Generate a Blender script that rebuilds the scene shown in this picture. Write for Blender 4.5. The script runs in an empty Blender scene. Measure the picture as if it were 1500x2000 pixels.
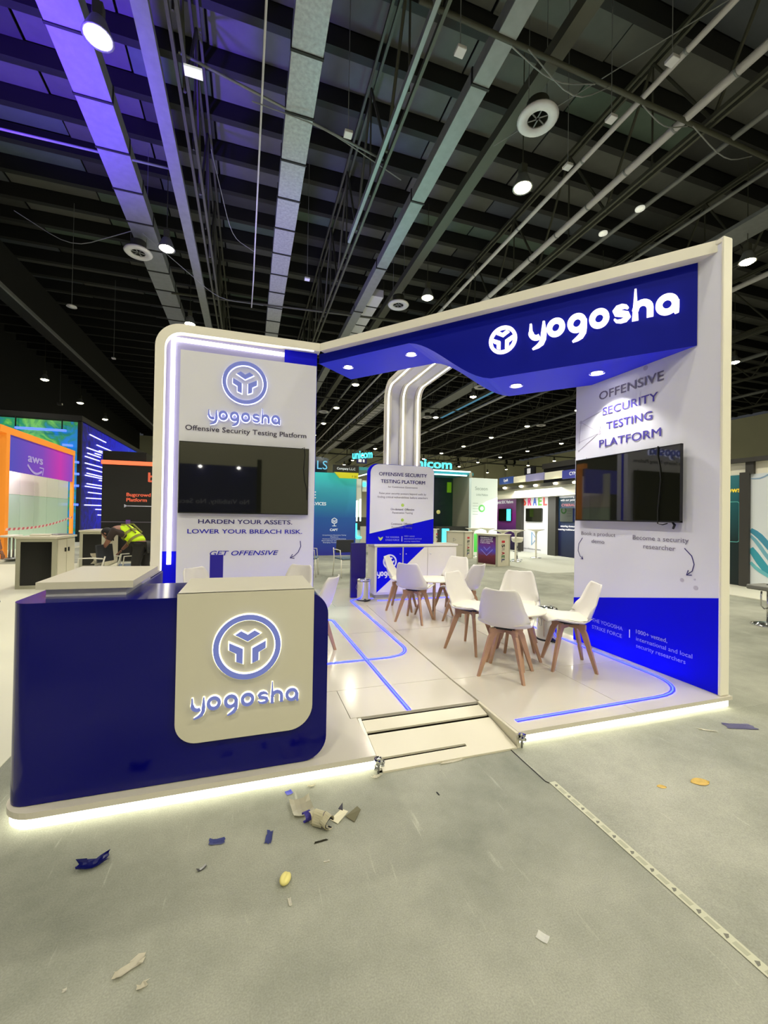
import bpy, bmesh, math, random
from mathutils import Vector, Matrix
from mathutils.geometry import tessellate_polygon
random.seed(7)
PI = math.pi
S = bpy.context.scene
C = S.collection
# ------------------------------------------------------------ camera
FPX, YAW, PITCH, ROLL, CH = 818.2, .3122, .01027, .01659, 1.5
_f = Vector((math.sin(YAW)*math.cos(PITCH), math.cos(YAW)*math.cos(PITCH), math.sin(PITCH)))
_r = Vector((math.cos(YAW), -math.sin(YAW), 0)); _u = _r.cross(_f)
_r2 = _r*math.cos(ROLL) + _u*math.sin(ROLL); _u2 = -_r*math.sin(ROLL) + _u*math.cos(ROLL)
cd = bpy.data.cameras.new('camera'); cam = bpy.data.objects.new('camera', cd); C.objects.link(cam)
cd.sensor_fit = 'HORIZONTAL'; cd.sensor_width = 36; cd.lens = FPX/1500*36; cd.clip_end = 300
m = Matrix((( _r2.x,_u2.x,-_f.x,0),(_r2.y,_u2.y,-_f.y,0),(_r2.z,_u2.z,-_f.z,CH),(0,0,0,1)))
cam.matrix_world = m; S.camera = cam
def at(u, v, ax, val):
    """survey helper: where the sight line through photo pixel (u,v) meets a plane"""
    d = _f + _r2*((u-750)/FPX) - _u2*((v-1000)/FPX); i = 'xyz'.index(ax); o = Vector((0,0,CH))
    return o + d*((val-o[i])/d[i])
# ------------------------------------------------------------ world, exposure, hall lights
W = bpy.data.worlds.new('world'); S.world = W; W.use_nodes = True
bg = W.node_tree.nodes['Background']; bg.inputs[0].default_value = (.62,.66,.72,1); bg.inputs[1].default_value = .06
S.view_settings.view_transform = 'Standard'; S.view_settings.look = 'None'
S.view_settings.gamma = 1; S.view_settings.use_curve_mapping = False; S.view_settings.exposure = 0
LAMP_W = 900; LAMP_COL = (1.0,.95,.80)
def light(kind, name, loc, power, col=(1,1,1), size=.2, target=None, **k):
    l = bpy.data.lights.new(name, kind); l.energy = power; l.color = col
    if kind == 'AREA': l.size = size
    else: l.shadow_soft_size = size
    for a, b in k.items(): setattr(l, a, b)
    o = bpy.data.objects.new(name, l); C.objects.link(o); o.location = loc
    if target is not None: o.rotation_euler = (Vector(target)-Vector(loc)).to_track_quat('-Z','Y').to_euler()
    return o
# added coloured spots washing the roof
light('SPOT','added_blue_wash',(-6.2,8.0,3.4),20000,(.11,.03,1),.5,(-5.2,9.8,13),spot_size=1.25,spot_blend=.8)
light('SPOT','teal_wash',(4.5,14,3.6),900,(.25,.85,.8),.5,(3.6,8.5,13),spot_size=1.1,spot_blend=.9)
light('SPOT','violet_wash',(-1.0,13,3.6),2200,(.35,.30,1),.5,(1.6,14.5,13),spot_size=1.3,spot_blend=.9)
light('AREA','roof_bounce',(3,12,5.0),260,(.9,1,.75),14,(3,12,13))

# ------------------------------------------------------------ helpers
WM = {}
def lin(c): return tuple(((x/255)/12.92 if x/255 <= .04045 else ((x/255+.055)/1.055)**2.4) for x in c)
def mat(name, rgb, rough=.5, metal=0, emit=None, es=0, spec=.5, noise=0, nscale=8, bump=0, coat=0, alpha=1):
    m = bpy.data.materials.new(name); m.use_nodes = True; nt = m.node_tree; b = nt.nodes['Principled BSDF']
    col = lin(rgb); b.inputs['Base Color'].default_value = (*col,1)
    b.inputs['Roughness'].default_value = rough; b.inputs['Metallic'].default_value = metal
    b.inputs['Specular IOR Level'].default_value = spec; b.inputs['Coat Weight'].default_value = coat
    b.inputs['Coat Roughness'].default_value = .05
    if emit: b.inputs['Emission Color'].default_value = (*lin(emit),1); b.inputs['Emission Strength'].default_value = es
    tc = nt.nodes.new('ShaderNodeTexCoord'); nz = nt.nodes.new('ShaderNodeTexNoise')
    nz.inputs['Scale'].default_value = nscale; nz.inputs['Detail'].default_value = 5
    nt.links.new(tc.outputs['Object'], nz.inputs['Vector'])
    if noise:
        mx = nt.nodes.new('ShaderNodeMix'); mx.data_type = 'RGBA'
        mx.inputs[6].default_value = (*[c*(1-noise) for c in col],1); mx.inputs[7].default_value = (*[min(1,c*(1+noise)) for c in col],1)
        nt.links.new(nz.outputs[0], mx.inputs[0]); nt.links.new(mx.outputs[2], b.inputs['Base Color'])
    if bump:
        bp = nt.nodes.new('ShaderNodeBump'); bp.inputs['Strength'].default_value = bump; bp.inputs['Distance'].default_value = .02
        nt.links.new(nz.outputs[0], bp.inputs['Height']); nt.links.new(bp.outputs[0], b.inputs['Normal'])
    return m
def gradmat(name, stops, axis=2, lo=0, hi=1, rough=.6, es=0, noise=0, nscale=3):
    """print whose colour runs along one object axis between lo and hi"""
    m = mat(name, stops[0][1], rough); nt = m.node_tree; b = nt.nodes['Principled BSDF']
    tc = nt.nodes.new('ShaderNodeTexCoord'); sp = nt.nodes.new('ShaderNodeSeparateXYZ'); mr = nt.nodes.new('ShaderNodeMapRange')
    nt.links.new(tc.outputs['Object'], sp.inputs[0]); nt.links.new(sp.outputs[axis], mr.inputs[0])
    mr.inputs[1].default_value = lo; mr.inputs[2].default_value = hi
    src = mr.outputs[0]
    if noise:
        nz = nt.nodes.new('ShaderNodeTexNoise'); nz.inputs['Scale'].default_value = nscale; nz.inputs['Detail'].default_value = 6; nz.inputs['Distortion'].default_value = 2
        nt.links.new(tc.outputs['Object'], nz.inputs['Vector'])
        ma = nt.nodes.new('ShaderNodeMath'); ma.operation = 'MULTIPLY_ADD'; nt.links.new(nz.outputs[0], ma.inputs[0]); ma.inputs[1].default_value = noise
        mb = nt.nodes.new('ShaderNodeMath'); mb.operation = 'SUBTRACT'; nt.links.new(src, mb.inputs[0]); mb.inputs[1].default_value = noise*.5
        nt.links.new(mb.outputs[0], ma.inputs[2]); src = ma.outputs[0]
    cr = nt.nodes.new('ShaderNodeValToRGB'); e = cr.color_ramp.elements
    while len(e) < len(stops): e.new(.5)
    for i, (p, c) in enumerate(stops): e[i].position = p; e[i].color = (*lin(c),1)
    nt.links.new(src, cr.inputs[0]); nt.links.new(cr.outputs[0], b.inputs['Base Color'])
    if es: nt.links.new(cr.outputs[0], b.inputs['Emission Color']); b.inputs['Emission Strength'].default_value = es
    return m
def tag(o, label=None, cat=None, group=None, kind=None):
    if label: o['label'] = label
    if cat: o['category'] = cat
    if group: o['group'] = group
    if kind: o['kind'] = kind
    return o
def put(name, me, material=None, parent=None, local=False):
    if material is not None:
        me.materials.clear(); me.materials.append(material)
    o = bpy.data.objects.new(name, me); C.objects.link(o)
    if parent is None:
        if not local and len(me.vertices):
            xs=[v.co.x for v in me.vertices]; ys=[v.co.y for v in me.vertices]; zs=[v.co.z for v in me.vertices]
            c = Vector(((min(xs)+max(xs))/2,(min(ys)+max(ys))/2,min(zs))); me.transform(Matrix.Translation(-c)); o.location = c
            WM[o] = Matrix.Translation(c)
        else: WM[o] = Matrix.Identity(4)
    else:
        o.parent = parent
        if local: WM[o] = WM[parent].copy()
        else: o.matrix_parent_inverse = WM[parent].inverted(); WM[o] = Matrix.Identity(4)
    return o
def thing(name, label, cat, loc=(0,0,0), rz=0, group=None):
    o = bpy.data.objects.new(name, None); C.objects.link(o); o.location = loc; o.rotation_euler = (0,0,rz); o.empty_display_size = .1
    WM[o] = Matrix.Translation(Vector(loc)) @ Matrix.Rotation(rz,4,'Z'); return tag(o, label, cat, group)
def kids(o): return [c for c in C.objects if c.parent == o]
def dup(root, loc, rz, label=None, group=None):
    def cp(o, p):
        c = o.copy(); C.objects.link(c)
        if p is not None: c.parent = p
        for k in KID.get(o, []): cp(k, c)
        return c
    KID = {}
    for k in C.objects:
        if k.parent: KID.setdefault(k.parent, []).append(k)
    r = cp(root, None); r.location = loc; r.rotation_euler = (0,0,rz)
    if label: r['label'] = label
    if group: r['group'] = group
    return r
def mesh(verts, faces, smooth=False, name='m'):
    me = bpy.data.meshes.new(name); me.from_pydata([tuple(v) for v in verts], [], faces); me.update()
    if smooth:
        for p in me.polygons: p.use_smooth = True
    return me
def bmme(bm, smooth=False, normals=True):
    if normals: bmesh.ops.recalc_face_normals(bm, faces=bm.faces)
    me = bpy.data.meshes.new('m'); bm.to_mesh(me); bm.free()
    if smooth:
        for p in me.polygons: p.use_smooth = True
    return me
def addbox(bm, x0,x1,y0,y1,z0,z1, M=None):
    v = [bm.verts.new((x,y,z)) for x in (x0,x1) for y in (y0,y1) for z in (z0,z1)]
    for f in ((0,1,3,2),(4,6,7,5),(0,4,5,1),(2,3,7,6),(0,2,6,4),(1,5,7,3)): bm.faces.new([v[i] for i in f])
    if M is not None: bmesh.ops.transform(bm, matrix=M, verts=v)
    return v
def boxme(x0,x1,y0,y1,z0,z1, bev=0, seg=2, M=None):
    bm = bmesh.new(); addbox(bm,x0,x1,y0,y1,z0,z1)
    bmesh.ops.recalc_face_normals(bm, faces=bm.faces)
    if bev: bmesh.ops.bevel(bm, geom=bm.edges[:], offset=bev, segments=seg, profile=.5, affect='EDGES')
    if M is not None: bmesh.ops.transform(bm, matrix=M, verts=bm.verts)
    return bmme(bm)
def box(name, material, x0,x1,y0,y1,z0,z1, parent=None, bev=0, local=False, M=None):
    return put(name, boxme(min(x0,x1),max(x0,x1),min(y0,y1),max(y0,y1),min(z0,z1),max(z0,z1),bev,M=M), material, parent, local)
def tubeme(pts, r, n=8, closed=False, bm=None):
    own = bm is None
    if own: bm = bmesh.new()
    P = [Vector(p) for p in pts]; N = len(P); rings = []; up = None
    for i,p in enumerate(P):
        if closed: d = P[(i+1)%N]-P[i-1]
        else: d = P[min(i+1,N-1)]-P[max(i-1,0)]
        d.normalize()
        if up is None: up = Vector((0,0,1)) if abs(d.z) < .9 else Vector((1,0,0))
        a = d.cross(up).normalized(); b = a.cross(d).normalized(); up = b
        rr = r[i] if isinstance(r,(list,tuple)) else r
        rings.append([bm.verts.new(p+(a*math.cos(t)+b*math.sin(t))*rr) for t in [2*PI*k/n for k in range(n)]])
    for i in range(N if closed else N-1):
        A, B = rings[i], rings[(i+1)%N]
        for k in range(n): bm.faces.new((A[k],A[(k+1)%n],B[(k+1)%n],B[k]))
    if not closed: bm.faces.new(rings[0][::-1]); bm.faces.new(rings[-1])
    return bmme(bm, n > 6) if own else None
def tube(name, material, pts, r, parent=None, n=8, local=False, closed=False): return put(name, tubeme(pts, r, n, closed), material, parent, local)
def latheme(prof, n=24, c=(0,0,0)):
    bm = bmesh.new(); rings = []
    for r,z in prof: rings.append([bm.verts.new((c[0]+r*math.cos(2*PI*k/n), c[1]+r*math.sin(2*PI*k/n), c[2]+z)) for k in range(n)])
    for A,B in zip(rings, rings[1:]):
        for k in range(n): bm.faces.new((A[k],A[(k+1)%n],B[(k+1)%n],B[k]))
    ring_ = prof[0][0] > 0 and prof[-1][0] > 0 and abs(prof[0][0]-prof[-1][0]) < .03
    if prof[0][0] > 0 and not ring_: bm.faces.new(rings[0][::-1])
    if prof[-1][0] > 0 and not ring_: bm.faces.new(rings[-1])
    bmesh.ops.remove_doubles(bm, verts=bm.verts, dist=1e-5)
    return bmme(bm, True)
def lathe(name, material, prof, c=(0,0,0), parent=None, n=24, local=False): return put(name, latheme(prof,n,c), material, parent, local)
class Frame:
    """a flat sheet in the world: o origin, x reading direction, up z, faces x cross z"""
    def __init__(s, o, x=(1,0,0), up=(0,0,1)): s.o=Vector(o); s.x=Vector(x).normalized(); s.u=Vector(up).normalized(); s.n=s.x.cross(s.u)
    def p(s, a, b, h=0): return s.o + s.x*a + s.u*b + s.n*h
def polyme(F, loops, t0, t1):
    """loops: list of 2D outlines (convex or concave, no holes) extruded t0..t1 along the normal"""
    bm = bmesh.new()
    for L in loops:
        A = [bm.verts.new(F.p(a,b,t0)) for a,b in L]; B = [bm.verts.new(F.p(a,b,t1)) for a,b in L]; n = len(L)
        for tri in tessellate_polygon([[Vector((a,b,0)) for a,b in L]]):
            for Q in (A,B):
                try: bm.faces.new([Q[i] for i in tri])
                except ValueError: pass
        for i in range(n): bm.faces.new((A[i],A[(i+1)%n],B[(i+1)%n],B[i]))
    return bmme(bm)
def poly(name, material, F, loops, t0, t1, parent=None): return put(name, polyme(F, loops, t0, t1), material, parent)
def stroke(path, w, closed=False, taper=None):
    """outline of a stroked path as a list of quads (2D)"""
    P=[Vector(p) for p in path]; N=len(P); L=[];R=[]
    for i,p in enumerate(P):
        d = (P[(i+1)%N]-P[i-1]) if closed else (P[min(i+1,N-1)]-P[max(i-1,0)])
        d.normalize(); nrm = Vector((-d.y,d.x)); ww = w*(taper(i/(N-1)) if taper else 1)/2
        L.append(p+nrm*ww); R.append(p-nrm*ww)
    return L, R
def ribbonme(F, paths, w, t0, t1, k=1, ox=0, oy=0):
    bm = bmesh.new()
    for n_, item in enumerate(paths):
        if n_: t1 += .0007; t0 += .0003
        path, closed = item[0], item[1]; tp = item[2] if len(item) > 2 else None
        L,R = stroke(path, 1, closed, tp); 
        def vv(q,h): return bm.verts.new(F.p(ox+q.x*k, oy+q.y*k, h))
        PL=[Vector(p) for p in path]
        # rescale offset to width w (units of glyph)
        L=[PL[i]+(L[i]-PL[i])*w for i in range(len(PL))]; R=[PL[i]+(R[i]-PL[i])*w for i in range(len(PL))]
        a=[vv(q,t1) for q in L]; b=[vv(q,t1) for q in R]; c=[vv(q,t0) for q in L]; d=[vv(q,t0) for q in R]; N=len(a)
        for i in range(N if closed else N-1):
            j=(i+1)%N
            bm.faces.new((a[i],b[i],b[j],a[j])); bm.faces.new((c[i],c[j],d[j],d[i])); bm.faces.new((a[i],a[j],c[j],c[i])); bm.faces.new((b[i],d[i],d[j],b[j]))
        if not closed:
            bm.faces.new((a[0],c[0],d[0],b[0])); bm.faces.new((a[-1],b[-1],d[-1],c[-1]))
    return bmme(bm)
def arc(cx,cy,r,a0,a1,n=12,ry=None): return [(cx+r*math.cos(math.radians(a0+(a1-a0)*i/n)), cy+(ry or r)*math.sin(math.radians(a0+(a1-a0)*i/n))) for i in range(n+1)]
def ring2(cx,cy,r,n=28): return [(cx+r*math.cos(2*PI*i/n), cy+r*math.sin(2*PI*i/n)) for i in range(n)]
# the rounded lettering of the stand (x-height 1)
tin = lambda t: .35+.65*min(1,t*4)
tout = lambda t: .25+.75*min(1,(1-t)*3.2)
GL = {
 'y': (.86, [(([(.0,1.0),(.0,.55)]+arc(.38,.5,.37,180,300,8)),False,tin), ([(.8,1.0),(.8,.3),(.78,.0),(.66,-.24),(.45,-.38),(.12,-.5)],False,lambda t: min(.35+.65*min(1,t*5), tout(t)))]),
 'o': (1.0, [(ring2(.44,.5,.38),True)]),
 'g': (1.0, [(ring2(.44,.5,.38),True),([(.83,.62),(.83,.15),(.8,-.08),(.66,-.28),(.45,-.4),(.2,-.5)],False,tout)]),
 's': (.86, [([(.72,.72),(.6,.83),(.42,.87),(.2,.83),(.08,.7),(.14,.57),(.4,.5),(.64,.42),(.7,.28),(.58,.15),(.36,.11),(.14,.15),(.02,.28)],False,lambda t: min(.3+.7*min(1,t*5), tout(t)))]),
 'h': (.86, [([(.0,1.62),(.0,.0)],False,lambda t: .3+.7*min(1,t*4)),(([(.0,.5)]+arc(.36,.5,.36,150,0,9)+[(.72,.05)]),False)]),
 'a': (.95, [(ring2(.44,.5,.38),True),([(.84,.6),(.84,.2),(.9,-.02)],False,lambda t: 1 if t<.6 else .55)]),
}
def wordmark(word, F, x0, y0, xh, total, material, parent, t0=.02, t1=.045, w=.24, halo=None, hw=.07):
    adv = sum(GL[c][0]+.22 for c in word)-.22; kx = xh; sx = total/(adv*xh); ox = x0
    for c in word:
        a, paths = GL[c]
        P = [tuple([[(p[0]*sx,p[1]) for p in it[0]]]+list(it[1:])) for it in paths]
        L = put('letter', ribbonme(F, P, w, t0, t1, kx, ox, y0), material, parent)
        if halo is not None: put('letter_glow', ribbonme(F, P, w+hw, .002, .004, kx, ox, y0), halo, parent)
        ox += (a+.22)*xh*sx
CHEV = [[(-.37,.39),(-.2,.5),(0,.38),(.2,.5),(.37,.39),(0,.17)],
        [(-.54,.155),(-.14,-.05),(-.14,-.51),(-.33,-.43),(-.33,-.185),(-.54,-.065)],
        [(.54,.155),(.54,-.065),(.33,-.185),(.33,-.43),(.14,-.51),(.14,-.05)]]
def grow(L, g):
    cx=sum(p[0] for p in L)/len(L); cy=sum(p[1] for p in L)/len(L)
    P=[Vector(p) for p in L]; n=len(P); area=sum(P[i].x*P[(i+1)%n].y-P[(i+1)%n].x*P[i].y for i in range(n)); s = 1 if area>0 else -1
    out=[]
    for i in range(n):
        d1=(P[i]-P[i-1]).normalized(); d2=(P[(i+1)%n]-P[i]).normalized()
        n1=Vector((d1.y,-d1.x))*s; n2=Vector((d2.y,-d2.x))*s; b=(n1+n2); b=b/max(.4,b.length_squared/2) if b.length>1e-6 else n1
        out.append(tuple(P[i]+b*g))
    return out
def emblem(F, cx, cy, R, material, parent, t0=.02, t1=.045, halo=None, k=1.0, hw=.03, rw=.16):
    put('emblem_ring', ribbonme(F, [(ring2(0,0,1-rw/2,48),True)], rw, t0, t1, R, cx, cy), material, parent)
    for L in CHEV:
        poly('emblem_piece', material, F, [[(cx+a*R*k, cy+b*R*k) for a,b in L]], t0, t1, parent)
        if halo is not None: poly('emblem_glow', halo, F, [[(cx+a*R*k, cy+b*R*k) for a,b in grow(L, hw)]], .002, .004, parent)
    if halo is not None: put('emblem_glow', ribbonme(F, [(ring2(0,0,1-rw/2,48),True)], rw+2*hw, .002, .004, R, cx, cy), halo, parent)
TXT = {}
def text(s, F, x, y, h, material, parent=None, width=None, align='L', bold=0, shear=0, t=.003, name='lettering', off=.002):
    """one printed line; h = cap height; width fits the line"""
    cu = bpy.data.curves.new('t','FONT'); cu.body = s; cu.size = 1;  cu.shear = shear; cu.resolution_u = 3
    o = bpy.data.objects.new('t', cu); C.objects.link(o)
    me = bpy.data.meshes.new_from_object(o); bpy.data.objects.remove(o); bpy.data.curves.remove(cu)
    if not len(me.vertices): return None
    if bold:
        b=bold*.9; vs=[v.co.copy() for v in me.vertices]; fs=[tuple(p.vertices) for p in me.polygons]; n_=len(vs); V=[];Fc=[]
        for q,(ddx,ddy) in enumerate(((-b,-b*.5),(0,b*.6),(b,-b*.5),(b,b*.5),(-b,b*.5))):
            V+=[(v.x+ddx,v.y+ddy,v.z+q) for v in vs]; Fc+=[tuple(i+q*n_ for i in f) for f in fs]
        me=mesh(V,Fc)
    xs=[v.co.x for v in me.vertices]; x0=min(xs); w=max(xs)-x0; cap=.729
    ky = h/cap; kx = (width/w) if width else ky
    dx = {'L':0,'C':-.5,'R':-1}[align]*w*kx
    for v in me.vertices: v.co = F.p(x+dx+(v.co.x-x0)*kx, y+v.co.y*ky, off+t+v.co.z*.0004)
    return put(name, me, material, parent)
def arrow(F, pts, w, material, parent, head=.05, t=.004):
    put('printed_arrow', ribbonme(F, [(pts,False),([ (Vector(pts[-1])+Vector(q)).to_tuple() for q in arrow_head(pts,head)],False)], w, .002, t, 1), material, parent)
def arrow_head(pts, h):
    d=(Vector(pts[-1])-Vector(pts[-2])).normalized(); n=Vector((-d.y,d.x))
    return [(-d*h+n*h*.6), Vector((0,0)), (-d*h-n*h*.6)]

# ------------------------------------------------------------ materials
M = {}
M['white'] = mat('white_laminate',(232,228,212),.28,coat=.2)
M['cream'] = mat('cream_paint',(238,233,214),.4)
M['deskwhite'] = mat('matt_cream_board',(205,200,178),.35)
M['graphic'] = mat('white_vinyl_graphic',(222,222,228),.45)
M['platform'] = mat('glossy_white_floor_board',(206,200,184),.16,noise=.04,nscale=1.2,coat=.3)
M['blue'] = mat('royal_blue_vinyl',(0,0,214),.5,spec=.15)
M['navy'] = mat('gloss_navy_laminate',(0,0,98),.12,coat=.0,spec=.35,noise=.05,nscale=2)
M['canopy'] = mat('blue_canopy_paint',(0,14,150),.55,spec=.15)
M['soffit'] = mat('bright_blue_soffit_paint',(40,46,240),.45,spec=.3)
M['letterblue'] = mat('periwinkle_acrylic',(128,142,238),.4)
M['letterwhite'] = mat('lit_white_acrylic',(255,250,250),.4,emit=(255,246,246),es=1.3)
M['halo'] = mat('letter_back_light',(255,255,225),.4,emit=(255,252,214),es=1.8)
M['halocool'] = mat('letter_back_light_cool',(255,255,255),.4,emit=(240,242,255),es=1.5)
M['led'] = mat('white_led_tube',(255,255,240),.4,emit=(255,250,226),es=2.6)
M['edgeled'] = mat('white_edge_light',(255,255,255),.4,emit=(245,245,255),es=1.3)
M['ribled'] = mat('white_rib_led',(255,255,240),.4,emit=(255,250,226),es=2.2)
M['ledbase'] = mat('warm_white_led_strip',(255,255,230),.4,emit=(255,253,232),es=5)
M['ledblue'] = mat('blue_led_strip',(90,110,255),.4,emit=(70,96,255),es=2.6)
M['ledblueglow'] = mat('blue_led_diffuser',(60,60,235),.4,emit=(4,4,255),es=20)
M['channel'] = mat('lavender_led_wash_and_sign',(150,146,196),.4)
M['ink'] = mat('navy_print',(38,30,110),.5)
M['ink2'] = mat('indigo_print',(72,60,160),.5)
M['inkdark'] = mat('dark_print',(48,38,66),.5)
M['inkgrey'] = mat('grey_print',(110,104,120),.5)
M['inkfaint'] = mat('faint_grey_print',(190,186,198),.5)
M['inkblue'] = mat('royal_blue_print',(30,22,170),.5)
M['inkwhite'] = mat('white_print',(225,225,245),.5)
M['inkpale'] = mat('pale_lilac_print',(160,160,240),.5)
M['screen'] = mat('black_glass_screen',(24,25,18),.03,spec=.9)
M['black'] = mat('black_plastic',(12,12,12),.4)
M['chairshell'] = mat('white_polypropylene',(218,214,204),.35)
M['cushion'] = mat('white_leatherette_cushion',(222,216,196),.5)
M['wood'] = mat('beech_wood',(172,134,102),.5,noise=.12,nscale=30)
M['chrome'] = mat('chrome',(215,215,215),.12,1)
M['steel'] = mat('dull_steel',(150,150,150),.35,.9)
M['cabinet'] = mat('white_melamine',(214,208,186),.4)
M['cabframe'] = mat('grey_cabinet_frame',(176,174,152),.5)
M['blackgloss'] = mat('black_infill_panel',(5,5,5),.25)
M['concretewall'] = mat('cream_hall_wall',(206,204,176),.8,noise=.05,nscale=.8)
M['deck'] = [mat('roof_deck_'+n,c,.8,noise=.15,nscale=3) for n,c in (('grey',(84,84,80)),('slate',(70,74,80)),('green',(78,92,82)),('dark',(54,54,52)))]
M['purlin'] = mat('black_steel_purlin',(10,10,9),.7)
M['truss'] = mat('dark_steel',(60,60,50),.6)
M['galv'] = mat('galvanised_duct',(118,120,122),.5,.2,noise=.2,nscale=6)
M['galvfoil'] = mat('patched_foil_duct',(150,152,160),.35,.4,noise=.45,nscale=14)
M['pipe'] = mat('pale_pipe_lagging',(186,184,190),.5,noise=.08,nscale=10)
M['lampglow'] = mat('high_bay_lamp_glass',(255,250,220),.3,emit=(255,242,190),es=60)
M['lampfar'] = mat('distant_lamp_glass',(255,250,220),.3,emit=(255,244,196),es=25)
M['spot'] = mat('recessed_spot_glass',(255,255,250),.3,emit=(255,250,240),es=22)
M['orange'] = mat('orange_lit_frame',(248,150,50),.5,emit=(255,150,40),es=.3)
M['orangeled'] = mat('orange_edge_light',(255,120,80),.5,emit=(255,112,70),es=.9)
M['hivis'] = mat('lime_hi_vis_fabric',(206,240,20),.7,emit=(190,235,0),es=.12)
M['refl'] = mat('olive_reflective_tape',(128,126,50),.5)
M['skin'] = mat('brown_skin',(150,104,84),.6)
M['hair'] = mat('black_hair',(14,11,10),.7)
M['shirt'] = mat('dark_brown_shirt',(58,46,42),.8)
M['trouser'] = mat('dark_trousers',(36,34,30),.8)
M['cyan'] = mat('cyan_neon',(90,235,250),.4,emit=(60,225,245),es=2.2)
M['paleled'] = mat('pale_cyan_light_line',(230,255,255),.4,emit=(215,252,255),es=2.6)
M['darkframe'] = mat('dark_grey_booth_frame',(58,56,52),.6)

# ------------------------------------------------------------ hall structure
def floor_mat():
    m = mat('worn_grey_hall_floor',(150,150,134),.7); nt=m.node_tree; b=nt.nodes['Principled BSDF']; N=nt.nodes.new
    tc=N('ShaderNodeTexCoord')
    n1=N('ShaderNodeTexNoise'); n1.inputs['Scale'].default_value=.75; n1.inputs['Detail'].default_value=8; n1.inputs['Roughness'].default_value=.65
    n2=N('ShaderNodeTexNoise'); n2.inputs['Scale'].default_value=170; n2.inputs['Detail'].default_value=3
    mp=N('ShaderNodeMapping'); mp.inputs['Scale'].default_value=(14,1.2,1); mp.inputs['Rotation'].default_value=(0,0,-.25)
    n3=N('ShaderNodeTexNoise'); n3.inputs['Scale'].default_value=3; n3.inputs['Detail'].default_value=4
    for n in (n1,n2): nt.links.new(tc.outputs['Object'],n.inputs['Vector'])
    nt.links.new(tc.outputs['Object'],mp.inputs[0]); nt.links.new(mp.outputs[0],n3.inputs['Vector'])
    cr=N('ShaderNodeValToRGB'); e=cr.color_ramp.elements; e[0].position=.3; e[0].color=(*lin((106,110,96)),1); e[1].position=.7; e[1].color=(*lin((168,168,152)),1)
    nt.links.new(n1.outputs[0],cr.inputs[0])
    sc=N('ShaderNodeValToRGB'); e=sc.color_ramp.elements; e[0].position=.66; e[0].color=(0,0,0,1); e[1].position=.76; e[1].color=(1,1,1,1); nt.links.new(n3.outputs[0],sc.inputs[0])
    mx=N('ShaderNodeMix'); mx.data_type='RGBA'; mx.inputs[7].default_value=(*lin((192,190,172)),1)
    mm=N('ShaderNodeMath'); mm.operation='MULTIPLY'; mm.inputs[1].default_value=.45; nt.links.new(sc.outputs[0],mm.inputs[0]); nt.links.new(mm.outputs[0],mx.inputs[0]); nt.links.new(cr.outputs[0],mx.inputs[6])
    m2=N('ShaderNodeMix'); m2.data_type='RGBA'; m2.blend_type='OVERLAY'; m2.inputs[0].default_value=.35; nt.links.new(mx.outputs[2],m2.inputs[6]); nt.links.new(n2.outputs[0],m2.inputs[7])
    nt.links.new(m2.outputs[2],b.inputs['Base Color'])
    bp=N('ShaderNodeBump'); bp.inputs['Strength'].default_value=.22; bp.inputs['Distance'].default_value=.003; nt.links.new(n2.outputs[0],bp.inputs['Height']); nt.links.new(bp.outputs[0],b.inputs['Normal'])
    return m
M['floor']=floor_mat()
tag(box('floor',M['floor'],-16,53,-10,72,-.2,0),kind='structure')
tag(box('wall_back',M['concretewall'],-16,53,72,72.3,0,13.2),kind='structure')
tag(box('wall_right',M['concretewall'],53,53.3,-10,72,0,13.3),kind='structure')
tag(box('wall_left',mat('dark_hall_wall',(30,30,30),.9),-16.3,-16,-10,72,0,13.6),kind='structure')
tag(box('wall_front',M['concretewall'],-16,53,-10.3,-10,0,13.2),kind='structure')
ceil = tag(box('ceiling',mat('black_roof_void',(16,16,15),.9),-16,53,-10.3,72.3,13.6,13.8),kind='structure')
# roof deck panels and purlins: pieces of the ceiling
PY0, PS = 2.95, 1.42
pm = {}
xs = [-12,-8.4,-5.6,-3.2,-1.2,1.0,3.1,5.2,8.5,13,20]
k=0
for i in range(26):
    y=PY0+PS*i
    for j in range(len(xs)-1):
        w=xs[j+1]-xs[j]
        if (j,) not in pm: pm[(j,)] = boxme(-w/2+.03,w/2-.03,-PS/2+.12,PS/2-.12,0,.05)
        mm = M['deck'][(0 if random.random()<.45 else random.choice((1,2,3)))] 
        me = pm.setdefault((j,mm.name), None)
        if me is None: me = pm[(j,)].copy(); me.materials.append(mm); pm[(j,mm.name)] = me
        o = put('deck_panel', me, None, ceil, local=True); o.matrix_parent_inverse = WM[ceil].inverted()
        o.location=((xs[j]+xs[j+1])/2,y+PS/2,13.34+random.uniform(-.03,.03))
pu = boxme(-15,50,-.1,.1,0,.5)
pu.materials.append(M['purlin'])
for i in range(48):
    o = put('purlin', pu, None, ceil, local=True); o.matrix_parent_inverse = WM[ceil].inverted(); o.location=(0,PY0+PS*i,12.85)

fd=bmesh.new()
for i in range(48):
    for xa,xb in ((20.1,27),(27.1,34),(34.1,42),(42.1,50)): addbox(fd,xa,xb,PY0+PS*i+.12,PY0+PS*(i+1)-.12,13.34,13.39)
    if i>=26:
        for j in range(len(xs)-1): addbox(fd,xs[j]+.03,xs[j+1]-.03,PY0+PS*i+.12,PY0+PS*(i+1)-.12,13.34,13.39)
o=put('distant_deck_panels',bmme(fd),M['deck'][0],ceil); o['kind']='stuff'
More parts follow.
